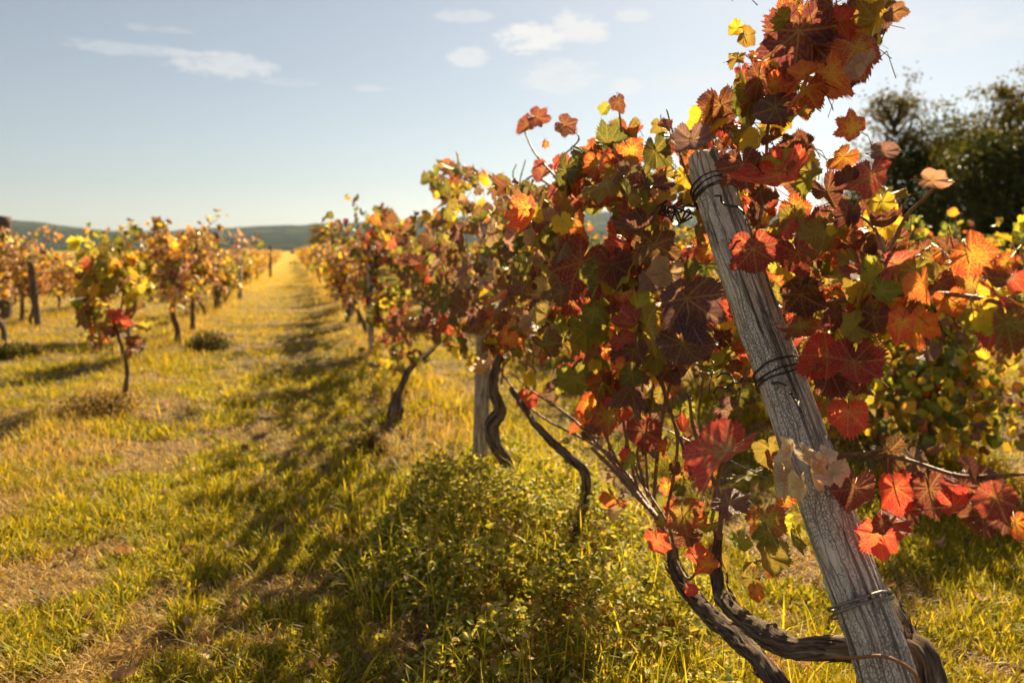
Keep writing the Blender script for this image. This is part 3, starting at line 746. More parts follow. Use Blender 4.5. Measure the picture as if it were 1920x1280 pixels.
def build_litter():
    rg = np.random.RandomState(12)
    n = 260; x, y, d = view_pts(rg, n, 1.9, 14, 1.1, .62)
    pos = np.stack([x, y, gz(x, y)+rg.uniform(.02, .05, n)], -1)
    nor = rg.normal(0, .5, (n, 3)); nor[:, 2] += 1; tip = rg.normal(0, 1, (n, 3))
    pal = pick(rg, dict(tan=8, brown=6, umber=3, crimson=1), n)
    me = leaves_mesh('fallen_leaves', pos, tip, nor, rg.uniform(.03, .055, n), pal, rg.uniform(.6, 1, n), 1, 14)
    tag(link_mesh('fallen_leaves', me), kind='stuff')
build_litter()

def stalk(px, pts, label, rad=.0016):
    base = on_ground(*pts[0]); d0 = float((base-CAM)@FWD)
    P = [base]+[at_d(a, b, d0-.05*i) for i, (a, b) in enumerate(pts[1:], 1)]
    mb = MB(); tube(mb, np.array(P)-base, np.linspace(rad, rad*.6, len(P)), 5, .03, close=True)
    r = empty('dry_grass_stalk', base, label, 'grass stalk', 'dry grass stalks')
    mb.build('stem', M_STRAW, r)
    rg = np.random.RandomState(px); n = 26
    u = rg.uniform(.0, 1, n); A = np.array(P[-2]); B = np.array(P[-1])
    pos = A[None]*(.55*(1-u))[:, None]+B[None]*(1-.55*(1-u))[:, None]-base
    tv = (B-A)[None]/np.linalg.norm(B-A)+rg.normal(0, .35, (n, 3)); nn = rg.normal(0, 1, (n, 3))
    ovals_mesh('seed_head', pos, tv, nn, rg.uniform(.012, .02, n), rg.uniform(.003, .006, n), np.tile((.45, .34, .15), (n, 1)), M_GRASS, r)
M_STRAW = simple_mat('straw_stem', (.42, .32, .10), (.55, .42, .16), 60, .6, .3)
stalk(1, ((855, 1290), (815, 1245), (770, 1210), (727, 1186)), 'long yellow grass stalk leaning left at the bottom edge, left of the leafy mound')
stalk(2, ((985, 1300), (955, 1230), (930, 1175), (905, 1130)), 'pale grass stalk rising in front of the leafy mound')
stalk(3, ((800, 1180), (803, 1120), (802, 1060), (806, 1010)), 'thin brown upright grass stalk in the shade beside the leafy mound')

# ---------------------------------------------------------------- posts and wires
def coil(mb, axis_p, axis_d, r, turns, rad, pitch, seed, tail=None):
    rg = np.random.RandomState(seed)
    d = np.array(axis_d)/np.linalg.norm(axis_d); a = np.cross(d, (0, 0, 1.)); a /= np.linalg.norm(a); b = np.cross(d, a)
    n = int(turns*22); t = np.arange(n+1)/22*2*math.pi
    off = np.cumsum(rg.normal(0, .0012, n+1))+t/(2*math.pi)*pitch
    P = np.array(axis_p)[None]+(r+rad+rg.uniform(0, .0015, n+1))[:, None]*(np.cos(t)[:, None]*a+np.sin(t)[:, None]*b)+off[:, None]*d
    if tail is not None: P = np.vstack([P, tail])
    tube(mb, P, rad, 5, .012)
def wood_post(name, base, top, r0, r1, label, cat, group=None, detail=0, mat=None, seed=0, hidden=.25):
    base = np.array(base, float); top = np.array(top, float)
    r = empty(name, base, label, cat, group)
    d = (top-base); L = np.linalg.norm(d); d /= L
    P = [base-base-d*hidden, (top-base)]
    if detail:
        k = 14; P = [(-d*hidden)+(top-base+d*hidden)*i/(k-1) for i in range(k)]
        rg = np.random.RandomState(seed); P = [p+rg.normal(0, .0025, 3) for p in P]
        rad = np.linspace(r0, r1, k)*(1+rg.normal(0, .018, k))
        mb = MB(); tube(mb, P, rad, 72, .006, rough=.05, ridges=0, seed=seed, flat_end=True)
        # checks and missing splinters in the real surface
        V = mb.V[0]; U = mb.U[0]
        ax = (V@d); c = V-ax[:, None]*d; rr = np.linalg.norm(c, axis=1)+1e-9
        a = U[:, 0]/.05
        dep = .004*(fbm(a*2.2, U[:, 1]*5, seed+3, 1., 4)-.5)*2+.003*np.where(vnoise(a*4.5, U[:, 1]*2.2, seed+5) > .72, -1, 0)
        crk = np.abs(vnoise(a*5, U[:, 1]*3.0, seed+9)-.5); dep = dep-.004*np.clip(1-crk/.035, 0, 1)-.005*np.clip(1-np.abs(vnoise(a*1.6, U[:, 1]*.9, seed+21)-.5)/.02, 0, 1)
        topw = np.clip((ax-(L-.05))/.05, 0, 1); dep = dep-.014*topw*vnoise(a*2, a*0, seed+11)
        V += c/rr[:, None]*dep[:, None]*(rr > .02)[:, None]
    else:
        mb = MB(); tube(mb, P, [r0, r1], 10, .12, rough=.08, seed=seed, flat_end=True)
    mb.build('post_shaft', mat or M_POST, r)
    return r, d

PT, PB = at_X(1318, 300, 1.0), at_X(1655, 1250, 1.0)
pd = (PB-PT)/np.linalg.norm(PB-PT)
PBASE = PT+pd*((PT[2]-0.02)/-pd[2])
POST, pdir = wood_post('leaning_post', PBASE, PT, .056, .047, 'big leaning weathered grey wooden post with cracked bark and wire ties, the nearest post', 'post', 'vineyard posts', 1, None, 3)
def on_post(px, py):                                        # point of the post's axis seen nearest this height
    best = None
    for s in np.linspace(0, 2.2, 600):
        p = PBASE+(PT-PBASE)/np.linalg.norm(PT-PBASE)*s; q = p-CAM; v = 640-(q@UP)/(q@FWD)*FP
        if best is None or abs(v-py) < best[0]: best = (abs(v-py), p)
    return best[1]
def post_tie(py, turns, rad, pitch, seed, mat, name, label, extra=(), r=.050):
    p = on_post(0, py); mb = MB()
    coil(mb, p-PBASE, pdir, r, turns, rad, pitch, seed)
    for e in extra: tube(mb, np.array(e)-PBASE, rad, 5, .012)
    o = mb.build(name, mat, POST)
    if label: o['label'] = label
rg0 = np.random.RandomState(77)
def messy(px0, py0, px1, py1, X, k, amp, seed):
    rg = np.random.RandomState(seed); out = []
    for i in range(k):
        u = i/(k-1); out.append(at_X(px0+(px1-px0)*u+rg.normal(0, amp), py0+(py1-py0)*u+rg.normal(0, amp), X+rg.normal(0, .008)))
    return out
post_tie(372, 4.4, .0028, .010, 1, M_WIRE, 'wire_tie', 'dark wire wound round the top of the post', [messy(1225, 400, 1310, 385, .96, 14, 6, 1), messy(1230, 392, 1300, 402, .95, 16, 9, 2), messy(1240, 402, 1290, 390, .95, 18, 10, 3), messy(1340, 365, 1395, 400, .95, 8, 5, 4)])
post_tie(722, 3.2, .0024, .012, 5, M_WIRE, 'wire_tie', 'thin wire wound round the middle of the post', [messy(1345, 705, 1470, 722, .95, 12, 3, 6), messy(1330, 740, 1400, 712, .96, 10, 5, 7), messy(1480, 735, 1505, 770, .95, 6, 3, 8)])
post_tie(1142, 2.05, .0030, .006, 9, M_WIREB, 'wire_tie', 'double ring of bare wire low on the post', (), .055)
p0 = [at_X(a, b, X) for a, b, X in ((1568, 1232, .93), (1610, 1232, .925), (1650, 1229, .93), (1685, 1240, .95), (1715, 1262, .98), (1726, 1290, 1.0))]
mb = MB(); tube(mb, np.array(p0)-PBASE, [.0032]*6, 7, .01); o = mb.build('willow_tie', M_COPPER, POST); o['label'] = 'brown bent tie looped round the foot of the post'

# second post of the row and those beyond, each where the row's ground line puts it
def row_post(px, py_base, py_top, w, label, dx=0, group='vineyard posts', mat=None, h=None):
    b = on_ground(px, py_base); d = float((b-CAM)@FWD)
    t = at_d(px+dx, py_top, d)
    r = w/FP*d/2
    return wood_post('wooden_post', b, t, r*1.05, r*.95, label, 'post', group, 0, mat or M_FIELDPOST, int(px))
row_post(900, 893, 420, 30, 'thick weathered post beside the twisted trunk, second post of the near row', 14, mat=M_POST)
row_post(697, 668, 420, 11, 'pale thin post in the near row behind the red leaved vine', -6, mat=M_POST)
row_post(653, 603, 445, 11, 'dark post in the near row, third one back from the leaning post', 6)
row_post(626, 560, 452, 8, 'small dark post of the near row, left of the third one', 0)
row_post(409, 577, 437, 15, 'dark post standing at the end of the brown vines, left of the grass path', -4)
row_post(450, 563, 470, 10, 'lighter thinner post just right of the dark post, left of the grass path', -2, mat=M_POST)
row_post(72, 616, 480, 12, 'dark slanting post among the vines at the left edge', -16)
row_post(4, 596, 407, 34, 'thick brown post cut off by the left edge of the photo, rising above the vines', 0)
row_post(507, 520, 460, 5, 'tiny post far down the row left of the path', 0)

def wires():
    for (X, z, y0, y1, lab) in ((1.06, .78, 1.6, 26, 'lower trellis wire along the near row of vines'), (1.04, 1.28, 1.8, 26, 'upper trellis wire along the near row of vines'),
                                (-1.55, .95, 6, 30, 'trellis wire along the row left of the grass path'), (-4.25, 1.42, 5, 28, 'upper wire of the second row left of the path'),
                                (-4.25, .80, 5, 28, 'lower wire of the second row left of the path')):
        ys = np.linspace(y0, y1, 14); P = np.stack([np.full(14, X)+.01*np.sin(ys), ys, z-.015*np.abs(np.sin(ys))], -1)
        r = empty('trellis_wire', P[0], lab, 'wire', 'trellis wires')
        mb = MB(); tube(mb, P-P[0], .0019, 4, .5); mb.build('wire_strand', M_WIREB, r)
wires()

# ---------------------------------------------------------------- the near vines
def inpoly(x, y, poly):
    c = np.zeros(len(x), bool); n = len(poly); j = n-1
    for i in range(n):
        xi, yi = poly[i]; xj, yj = poly[j]
        c ^= ((yi > y) != (yj > y)) & (x < (xj-xi)*(y-yi)/(yj-yi+1e-9)+xi); j = i
    return c
def canopy(rg, poly, n, X0, sx, W, size, keepout=True, dryp=.06, dry_pal=('tan', 'brown', 'paleyellow'), clump=0, xlim=(0.6, 2.), out=(-.62, -.62, .15), spread=.62):
    poly = np.array(poly, float); lo, hi = poly.min(0), poly.max(0)
    x = rg.uniform(lo[0], hi[0], n*8); y = rg.uniform(lo[1], hi[1], n*8)
    k = inpoly(x, y, poly)
    if clump: k &= vnoise(x, y, clump, 1/42.) > .30
    x, y = x[k][:n], y[k][:n]; m = len(x)
    X = np.clip(rg.normal(X0, sx, m), *xlim)
    if keepout:                                           # leaves growing across the post stay behind it
        ax = 1318+(y-300)*(1655-1318)/(1250-300)
        near = (np.abs(x-ax) < 78) & (y > 270)
        X = np.where(near, 1.14+rg.uniform(0, .25, m), X)
    v = FWD[None]+RIGHT[None]*((x-960)/FP)[:, None]+UP[None]*((640-y)/FP)[:, None]
    pos = CAM[None]+v*(X/v[:, 0])[:, None]
    tip, nor = orient(rg, m, out, spread)
    pal = pick(rg, W, m); dry = np.where([p in dry_pal for p in pal], rg.uniform(.5, 1, m), rg.uniform(0, .18, m))
    sz = size*np.clip(rg.lognormal(0, .25, m), .5, 1.45)
    return dict(pos=pos, tip=tip, nor=nor, size=sz, pal=pal, dry=dry)
def cat(cs):
    out = {}
    for k in cs[0]:
        out[k] = sum([list(c[k]) for c in cs], []) if k == 'pal' else np.concatenate([c[k] for c in cs])
    return out

VINE_A = empty('grape_vine', (1.02, 1.1, 0), 'nearest grape vine, red and maroon leaves over the leaning post, gnarled double trunk', 'grape vine', 'grape vines in the near row')
BA = np.array(VINE_A.location)
base_A = np.array([1.02, 1.1, -.05])
def pxp(lst): return np.array([at_X(a, b, X) for a, b, X in lst])
mb = MB()
T1 = np.vstack([base_A, pxp([(1560, 1420, 1.06), (1475, 1305, 1.05), (1410, 1222, 1.05), (1340, 1160, 1.05), (1290, 1110, 1.05), (1264, 1062, 1.05), (1262, 1020, 1.05)])])
T2 = pxp([(1735, 1300, 1.16), (1690, 1240, 1.14), (1620, 1222, 1.12), (1560, 1215, 1.07), (1490, 1212, 1.03), (1430, 1188, 1.03), (1380, 1150, 1.04), (1352, 1110, 1.05), (1343, 1050, 1.05), (1348, 1000, 1.05)])
STUB = np.vstack([base_A+(.05, -.05, 0), pxp([(1735, 1300, 1.10), (1700, 1220, 1.10), (1668, 1155, 1.11), (1648, 1112, 1.12)])])
tube(mb, T1, [.030, .028, .023, .021, .020, .019, .017, .011], 30, .008, .35, 5, 1)
tube(mb, T2, [.027, .025, .024, .021, .020, .024, .018, .015, .012, .009], 30, .008, .35, 5, 2)
tube(mb, STUB, [.030, .031, .029, .026, .021], 30, .008, .35, 5, 3, flat_end=True)
# loose bark strips
rgb_ = np.random.RandomState(31)
for P in (T1, T2, STUB):
    for k in range(80):
        i = rgb_.randint(1, len(P)-1); u = rgb_.rand(); p = P[i-1]*(1-u)+P[i]*u; t = P[i]-P[i-1]; t /= np.linalg.norm(t)
        o_ = rgb_.normal(0, 1, 3); o_ -= t*(o_@t); o_ /= np.linalg.norm(o_); l = rgb_.uniform(.02, .08)
        a0 = p+o_*(.0205 if P is not STUB else .027); w_ = np.cross(t, o_)*rgb_.normal(0, .006)
        tube(mb, [a0, a0+t*l*.5+o_*.002+w_, a0+t*l+o_*rgb_.uniform(-.002, .012)+w_*2], [rgb_.uniform(.002, .004), .0024, .0005], 5, .012, .3, 0, k)
mb.build('trunk', M_BARK, VINE_A, origin=BA)

def cane(parent, pts, r0, r1, mat=M_CANE, X=None, label=None, seed=0, name='cane'):
    P = pxp([(p[0], p[1], p[2] if len(p) > 2 else X) for p in pts])
    mb = MB(); tube(mb, P, np.linspace(r0, r1, len(P)), 9, .012, .10, 0, seed)
    # nodes
    Q, rr = smooth_path(P, np.linspace(r0, r1, len(P)), .07)
    for q, r_ in zip(Q[1:-1], rr[1:-1]):
        i = int(np.argmin(((P-q)**2).sum(1))); t = P[min(i+1, len(P)-1)]-P[max(i-1, 0)]; t /= np.linalg.norm(t)
        tube(mb, [q-t*.007, q, q+t*.007], [r_*.8, r_*1.45, r_*.8], 7, .004)
    o = mb.build(name, mat, parent, origin=np.array(parent.location))
    if label: o['label'] = label
    return o
CA_ = [  # canes of the near vine, in the picture from the foot upwards
 ([(1262, 1050), (1235, 975), (1190, 925), (1150, 880), (1110, 840)], 1.06, .010, .007),
 ([(1240, 980), (1185, 900), (1140, 850), (1080, 815), (1030, 790), (990, 760), (940, 700)], 1.10, .007, .005),
 ([(1225, 965), (1160, 880), (1090, 800), (1040, 760), (1000, 735), (960, 700)], 1.02, .006, .004),
 ([(1200, 935), (1180, 850), (1165, 760), (1160, 650), (1150, 540)], 1.08, .006, .004),
 ([(1190, 930), (1145, 850), (1140, 780), (1150, 700), (1180, 600)], 1.12, .005, .003),
 ([(1225, 950), (1232, 860), (1245, 770), (1262, 700), (1285, 600), (1290, 480)], 1.05, .006, .004),
 ([(1300, 900), (1275, 820), (1255, 770), (1240, 720), (1215, 680)], 1.03, .005, .004),
 ([(1165, 890), (1178, 800), (1172, 730), (1190, 650)], 1.06, .0055, .004),
 ([(1215, 930), (1195, 850), (1215, 800), (1225, 720)], .99, .0045, .003),
 ([(1348, 1010), (1352, 950), (1340, 905), (1322, 870), (1300, 800), (1292, 740)], 1.02, .007, .004),
 ([(1343, 1010), (1337, 960), (1350, 880), (1380, 800), (1400, 690)], 1.08, .006, .004),
 ([(1262, 1040), (1290, 1085), (1315, 1055), (1335, 1020)], 1.0, .004, .003),
 ([(1268, 1060), (1258, 1000), (1240, 960), (1200, 900), (1190, 870)], .98, .0045, .003),
 ([(1365, 480), (1372, 400), (1378, 300), (1410, 230), (1450, 170), (1500, 90), (1545, 10), (1560, -90)], 1.08, .006, .003),
 ([(1400, 520), (1430, 380), (1440, 240), (1450, 180)], 1.12, .005, .003),
 ([(1470, 640), (1520, 585), (1580, 562), (1640, 556), (1740, 550), (1830, 558), (1905, 578), (1960, 600)], 1.02, .0055, .003),
 ([(1600, 640), (1640, 540), (1668, 470), (1700, 405), (1730, 375), (1752, 352)], 1.0, .0045, .0022),
 ([(1660, 480), (1640, 430), (1600, 400), (1540, 395)], 1.02, .003, .002),
 ([(1540, 860), (1620, 850), (1700, 862), (1790, 890), (1850, 893), (1930, 888)], 1.02, .004, .0028),
 ([(1500, 800), (1540, 835), (1560, 800), (1555, 720), (1540, 660)], 1.03, .004, .003),
 ([(1330, 420), (1290, 330), (1265, 260), (1250, 205)], 1.06, .004, .002),
 ([(1250, 960), (1262, 900), (1270, 830), (1258, 770), (1235, 690)], .98, .005, .003),
 ([(1215, 920), (1210, 850), (1200, 790), (1205, 720)], 1.0, .004, .003),
 ([(1300, 890), (1318, 840), (1310, 780), (1320, 700)], 1.0, .0045, .003),
 ([(1160, 870), (1128, 800), (1110, 740), (1100, 680)], 1.1, .005, .003),
 ([(1045, 335), (1020, 308), (1000, 283), (985, 250), (983, 238)], .98, .0050, .0026),
 ([(1060, 345), (1040, 310), (1085, 262), (1060, 235)], .98, .0040, .0022),
 ([(1200, 420), (1180, 300), (1165, 240), (1160, 195)], 1.0, .0045, .0024),
]
for i, (pts, X, a, b) in enumerate(CA_):
    cane(VINE_A, pts, a, b, X=X, seed=i)
for i, pts in enumerate((((1540, 170), (1552, 182), (1560, 200), (1562, 208)), ((1420, 10), (1405, -5), (1390, -15), (1372, 3)), ((1400, 385), (1412, 402), (1398, 415), (1410, 430), (1424, 412), (1405, 420)),
                         ((1335, 700), (1330, 730), (1342, 752), (1375, 755)), ((1260, 770), (1238, 775), (1225, 790), (1235, 800), (1240, 788)), ((1340, 260), (1362, 275), (1380, 290)))):
    cane(VINE_A, [(a, b, .97) for a, b in pts], .0011, .0007, M_WIRE, name='tendril')
cane(VINE_A, [(1075, 310, .98), (1010, 345, .98), (975, 370, .98)], .001, .001) if False else None

rg = np.random.RandomState(42)
A_MAIN = [(1195, 245), (1260, 225), (1330, 205), (1375, 135), (1440, 75), (1485, -10), (1500, -130), (1640, -130), (1640, 40), (1625, 130), (1575, 150), (1520, 190), (1545, 260), (1600, 300), (1650, 350), (1690, 440), (1720, 520), (1680, 570), (1650, 660), (1630, 720), (1620, 790), (1560, 800), (1490, 740), (1420, 680), (1330, 690), (1240, 700), (1180, 690), (1140, 500), (1150, 300)]
A_TOP = [(1340, 190), (1395, 120), (1440, 60), (1480, -20), (1500, -120), (1650, -120), (1650, 60), (1620, 110), (1560, 140), (1500, 200), (1400, 260), (1300, 290), (1250, 270), (1290, 220)]
A_LOW = [(1240, 690), (1440, 740), (1490, 850), (1520, 1000), (1500, 1070), (1420, 1090), (1330, 1060), (1250, 1010), (1240, 940), (1290, 880), (1270, 790)]
A_RIGHT = [(1540, 380), (1660, 390), (1720, 450), (1830, 470), (1910, 500), (1960, 600), (1880, 620), (1780, 570), (1700, 600), (1640, 660), (1560, 660)]
A_ARM = [(1560, 850), (1640, 865), (1700, 880), (1780, 880), (1860, 910), (1920, 980), (1890, 1000), (1800, 950), (1700, 960), (1650, 1040), (1610, 980)]
A_L = [(1150, 300), (1195, 245), (1260, 225), (1330, 205), (1380, 190), (1400, 330), (1440, 480), (1480, 640), (1440, 700), (1330, 690), (1240, 700), (1180, 690), (1140, 500)]
A_R = [(1380, 190), (1375, 135), (1440, 75), (1485, -10), (1500, -130), (1640, -130), (1640, 40), (1625, 130), (1575, 150), (1520, 190), (1545, 260), (1600, 300), (1650, 350), (1690, 440), (1720, 520), (1680, 570), (1650, 660), (1630, 720), (1620, 790), (1560, 800), (1490, 700), (1440, 480), (1400, 330)]
ca = cat([canopy(rg, A_L, 300, 1.13, .10, W_NEAR, .048, clump=71, xlim=(.98, 1.4)), canopy(rg, A_R, 200, 1.12, .10, W_RIGHT, .043, clump=76, xlim=(.98, 1.4)),
          canopy(rg, [(1080, 740), (1260, 720), (1310, 860), (1260, 960), (1190, 900), (1130, 840)], 30, 1.08, .08, W_NEAR, .040), canopy(rg, A_TOP, 60, 1.12, .12, W_TOP, .045, xlim=(.95, 1.3)),
          canopy(rg, A_LOW, 44, 1.06, .07, W_NEAR, .045, xlim=(.95, 1.3)),
          canopy(rg, A_RIGHT, 120, 1.10, .09, W_RIGHT, .036, clump=72, xlim=(.95, 1.4)),
          canopy(rg, A_ARM, 12, 1.06, .04, dict(maroon=4, crimson=4, red=2, yellowred=1), .036)])
me = leaves_mesh('foliage', seed=3, lod=0, origin=BA, pet=.085, **ca); link_mesh('foliage', me, VINE_A)

# leaves one can single out: (x, y, width in px, turn of the tip, kind, X of its plane, curl, label)
PAL['darkred'] = ((.24, .03, .05), (.32, .15, .11)); PAL['bigred'] = ((.46, .03, .05), (.36, .22, .12))
PAL['slate'] = ((.15, .095, .10), (.22, .15, .12)); PAL['fire'] = ((.74, .05, .055), (.76, .20, .09)); PAL['dry'] = ((.86, .70, .46), (.62, .44, .25))
HERO = [
 (1082, 505, 150, -25, 'darkred', .86, .5, 'large wine red leaf seen from its upper side'), (1066, 372, 95, 25, 'darkred', .88, .8, 'wine red folded leaf'), (1150, 505, 95, 5, 'maroon', .88, 1.1, 'folded dark purple leaf'),
 (1300, 272, 92, 8, 'slate', .92, .7, 'greyish drooping leaf over the post top'), (1362, 862, 172, 0, 'bigred', .86, .35, 'biggest crimson leaf in front of the post'), (1414, 478, 112, 15, 'crimson', .92, .3, 'crimson leaf lying across the post'),
 (1455, 345, 165, 0, 'fire', .96, .4, 'large glowing orange red leaf'), (1395, 320, 105, 20, 'maroon', .93, .5, None), (1495, 75, 165, -15, 'maroon', .97, .4, 'large dark leaf near the top shoot'), (1608, 100, 110, 20, 'yellowred', 1.0, .5, 'yellow leaf with red network'),
 (1595, 238, 70, -120, 'yellowred', 1.02, .3, None), (1632, 338, 105, -15, 'crimson', 1.0, .6, None), (1352, 205, 92, 10, 'maroon', .98, .5, None), (1400, 175, 85, 20, 'olive', .98, .3, None), (1290, 575, 150, 5, 'purple', .94, .4, 'dark purple leaf left of the post'),
 (1285, 655, 130, 0, 'purple', .92, .4, None), (1187, 665, 90, 0, 'purple', .90, .4, None), (1098, 625, 80, 0, 'green', .88, .3, None), (1120, 700, 70, 10, 'darkgreen', .95, .3, None), (1143, 785, 72, 0, 'greenred', .95, .3, 'small dark leaf above the bare canes'),
 (1207, 815, 72, 10, 'crimson', .95, .3, None), (990, 752, 52, 0, 'red', 1.0, .4, 'small bright red leaf low on a thin cane'), (1232, 1018, 66, 10, 'fire', .95, .5, 'pinkish red backlit leaf low down'), (1283, 970, 92, 0, 'greenred', .95, .3, 'green leaf turning red from its edges'),
 (1385, 1018, 60, 10, 'lime', .98, .3, None), (1437, 1050, 90, 10, 'olive', .98, .4, None), (1440, 985, 90, 10, 'greenred', .99, .4, None), (1418, 1112, 44, 10, 'orange', .97, 1.4, None), (1298, 1106, 34, 90, 'red', .96, .9, None),
 (1503, 562, 100, 0, 'maroon', .98, .4, None), (1500, 620, 90, 0, 'greenred', 1.0, .4, None), (1600, 690, 125, 5, 'crimson', .98, .4, 'large crimson leaf right of the post'), (1560, 705, 80, 20, 'maroon', .99, .4, None), (1590, 780, 85, 0, 'fire', 1.02, .6, None),
 (1650, 1010, 92, 10, 'fire', 1.02, .6, 'lowest orange red leaf of the branch right of the post'), (1600, 925, 100, -20, 'darkred', 1.03, .7, None), (1680, 925, 105, 10, 'red', 1.04, .8, None), (1745, 925, 100, 0, 'maroon', 1.05, 1.0, None), (1810, 920, 95, 15, 'darkred', 1.06, 1.0, None),
 (1865, 950, 90, 40, 'maroon', 1.07, 1.2, None), (1905, 985, 60, 20, 'yellowred', 1.08, .9, None), (1670, 855, 85, 30, 'umber', 1.03, .7, 'dark veined leaf on top of the branch right of the post'), (1715, 865, 60, 20, 'slate', 1.04, 1.0, None),
 (1780, 575, 68, 10, 'orange', 1.02, .4, None), (1868, 588, 80, -10, 'yellow', 1.03, .4, 'clear yellow leaf hanging near the right edge'), (1712, 620, 105, 10, 'orange', 1.0, .7, None), (1738, 660, 60, -30, 'slate', 1.0, 1.5, None), (1830, 478, 100, 60, 'yellowred', 1.04, .6, None),
 (1690, 500, 100, 70, 'darkred', 1.02, .9, None), (1752, 340, 62, 75, 'tan', 1.0, 2.0, 'curled pale leaf at the tip of the right hand shoot'), (1660, 285, 60, 90, 'slate', 1.02, 2.2, None), (1655, 385, 55, 10, 'yellow', 1.0, .3, None), (1480, 500, 60, 0, 'yellow', 1.03, .3, None),
 (985, 240, 48, -40, 'darkred', .98, .9, None), (1012, 222, 52, 70, 'maroon', .98, .9, None), (1062, 238, 52, 60, 'maroon', .98, .7, None), (1052, 305, 44, 20, 'fire', .98, .5, None), (1018, 325, 48, -20, 'darkred', .98, .5, None), (1022, 270, 20, 0, 'orange', .98, .2, None),
 (1160, 195, 42, 30, 'maroon', .98, .6, None), (1135, 205, 30, -40, 'lime', .98, .6, None), (1380, 55, 40, -60, 'yellow', 1.0, .4, None), (1405, 70, 45, 60, 'olive', 1.0, .5, None), (1380, 115, 50, -20, 'olive', 1.0, .3, None), (1680, 22, 50, 80, 'umber', 1.04, .9, None),
 (1230, 290, 80, 20, 'darkgreen', .96, .6, None), (1175, 340, 80, -10, 'slate', .92, .5, None), (1230, 470, 110, 10, 'umber', .92, .9, None), (1245, 520, 90, -30, 'tan', .90, 1.4, 'large folded brownish leaf left of the post'), (1220, 530, 60, 10, 'slate', .89, 1.2, None),
 (1385, 745, 46, 0, 'darkgreen', .94, .2, 'black shaded leaf beside the wire tie'),
]
for i, (px, py, w, turn, kind, X, curl, label) in enumerate(HERO):
    rg = np.random.RandomState(500+i)
    p = at_X(px, py, X); v = p-CAM; d = v@FWD; size = w*d/FP/1.72
    a = R(turn); tip = -UP*math.cos(a)+RIGHT*math.sin(a)*1.0+rg.normal(0, .12, 3)
    nor = -v/np.linalg.norm(v)+rg.normal(0, .28, 3)+np.array([0, 0, .15])
    p = p-tip/np.linalg.norm(tip)*size*.18
    me = leaves_mesh('leaf', [p], [tip], [nor], [size], [kind], [.05 if kind not in ('tan', 'slate') else .35], 0, 900+i, curl=[curl*(1 if rg.rand() < .6 else -1)], origin=BA, pet=.06, rnd=(.8 if kind == 'bigred' else .45 if label else None))
    o = link_mesh('leaf', me, VINE_A)
    if label: o['label'] = label
# bunch of dried leaves caught on the post
rg = np.random.RandomState(9)
DRY = [(1470, 890, 62, 0), (1485, 845, 55, -10), (1515, 850, 60, 30), (1530, 880, 60, 10), (1565, 880, 62, -15), (1500, 905, 50, 5), (1548, 850, 45, 60)]
for i, (px, py, w, turn) in enumerate(DRY):
    p = at_X(px, py, .90); d = (p-CAM)@FWD; a = R(turn)
    tip = -UP*math.cos(a)+RIGHT*math.sin(a)+rg.normal(0, .15, 3); nor = -(p-CAM)/np.linalg.norm(p-CAM)+rg.normal(0, .55, 3)
    me = leaves_mesh('dried_leaf', [p], [tip], [nor], [w*d/FP/1.3], ['dry'], [1.0], 0, 70+i, curl=[(2.4+rg.rand())*(1 if i % 2 else -1)], origin=BA)
    o = link_mesh('dried_leaf', me, VINE_A)
    if i == 0: o['label'] = 'pale papery dried leaf curled against the post'

# second vine: thin curved trunk, foliage between the leaning post and the twisted trunk
bB = on_ground(1068, 1045)
VINE_B = empty('grape_vine', bB, 'second vine of the near row, thin curved trunk rising out of the leafy mound', 'grape vine', 'grape vines in the near row')
mb = MB()
dB = float((bB-CAM)@FWD)
P = [bB-(0, 0, .05)]+[at_d(a, b, dB*k) for a, b, k in ((1085, 980, 1.0), (1098, 920, 1.0), (1093, 880, 1.0), (1062, 852, 1.01), (1032, 825, 1.02), (1000, 790, 1.04))]
P.append(at_d(958, 728, dB*1.12)); tube(mb, P, [.024, .017, .017, .016, .015, .015, .012, .009], 26, .01, .3, 5, 11)
mb.build('trunk', M_BARK, VINE_B, origin=bB)
rg = np.random.RandomState(55)
B_MAIN = [(1010, 370), (1050, 320), (1095, 285), (1150, 250), (1200, 235), (1225, 400), (1240, 690), (1200, 730), (1120, 740), (1060, 720), (1030, 640), (1045, 560), (1015, 480), (1000, 420)]
cb_ = cat([canopy(rg, B_MAIN, 330, 1.08, .16, W_NEAR, .060, clump=73, xlim=(.85, 1.5)),
           canopy(rg, [(1020, 690), (1230, 700), (1200, 770), (1150, 800), (1080, 790), (1040, 740)], 24, 1.1, .1, W_NEAR, .06),
           canopy(rg, [(1020, 800), (1100, 790), (1200, 860), (1220, 960), (1150, 960), (1100, 880)], 10, 1.1, .08, dict(tan=3, orange=3, umber=3), .045)])
me = leaves_mesh('foliage', seed=5, lod=0, origin=bB, pet=.085, **cb_); link_mesh('foliage', me, VINE_B)

# third vine: twisted trunk beside the second post
bC = on_ground(968, 915); dC = float((bC-CAM)@FWD)
VINE_C = empty('grape_vine', bC, 'brown leaved vine with a gnarled twisted trunk beside the second post', 'grape vine', 'grape vines in the near row')
mb = MB()
P = [bC-(0, 0, .05)]+[at_d(a, b, dC*k) for a, b, k in ((952, 870, 1), (930, 835, 1), (922, 800, 1), (938, 770, 1), (925, 730, 1.), (930, 690, 1.02), (950, 640, 1.03))]
tube(mb, P, [.036, .031, .032, .036, .030, .024, .020, .015], 30, .012, .42, 4, 21)
mb.build('trunk', M_BARK, VINE_C, origin=bC)
rg = np.random.RandomState(57)
C_MAIN = [(800, 335), (850, 300), (880, 315), (920, 330), (960, 345), (1000, 350), (1030, 400), (1055, 500), (1060, 600), (1035, 690), (960, 720), (900, 700), (860, 660), (810, 640), (790, 560), (800, 450), (790, 380)]
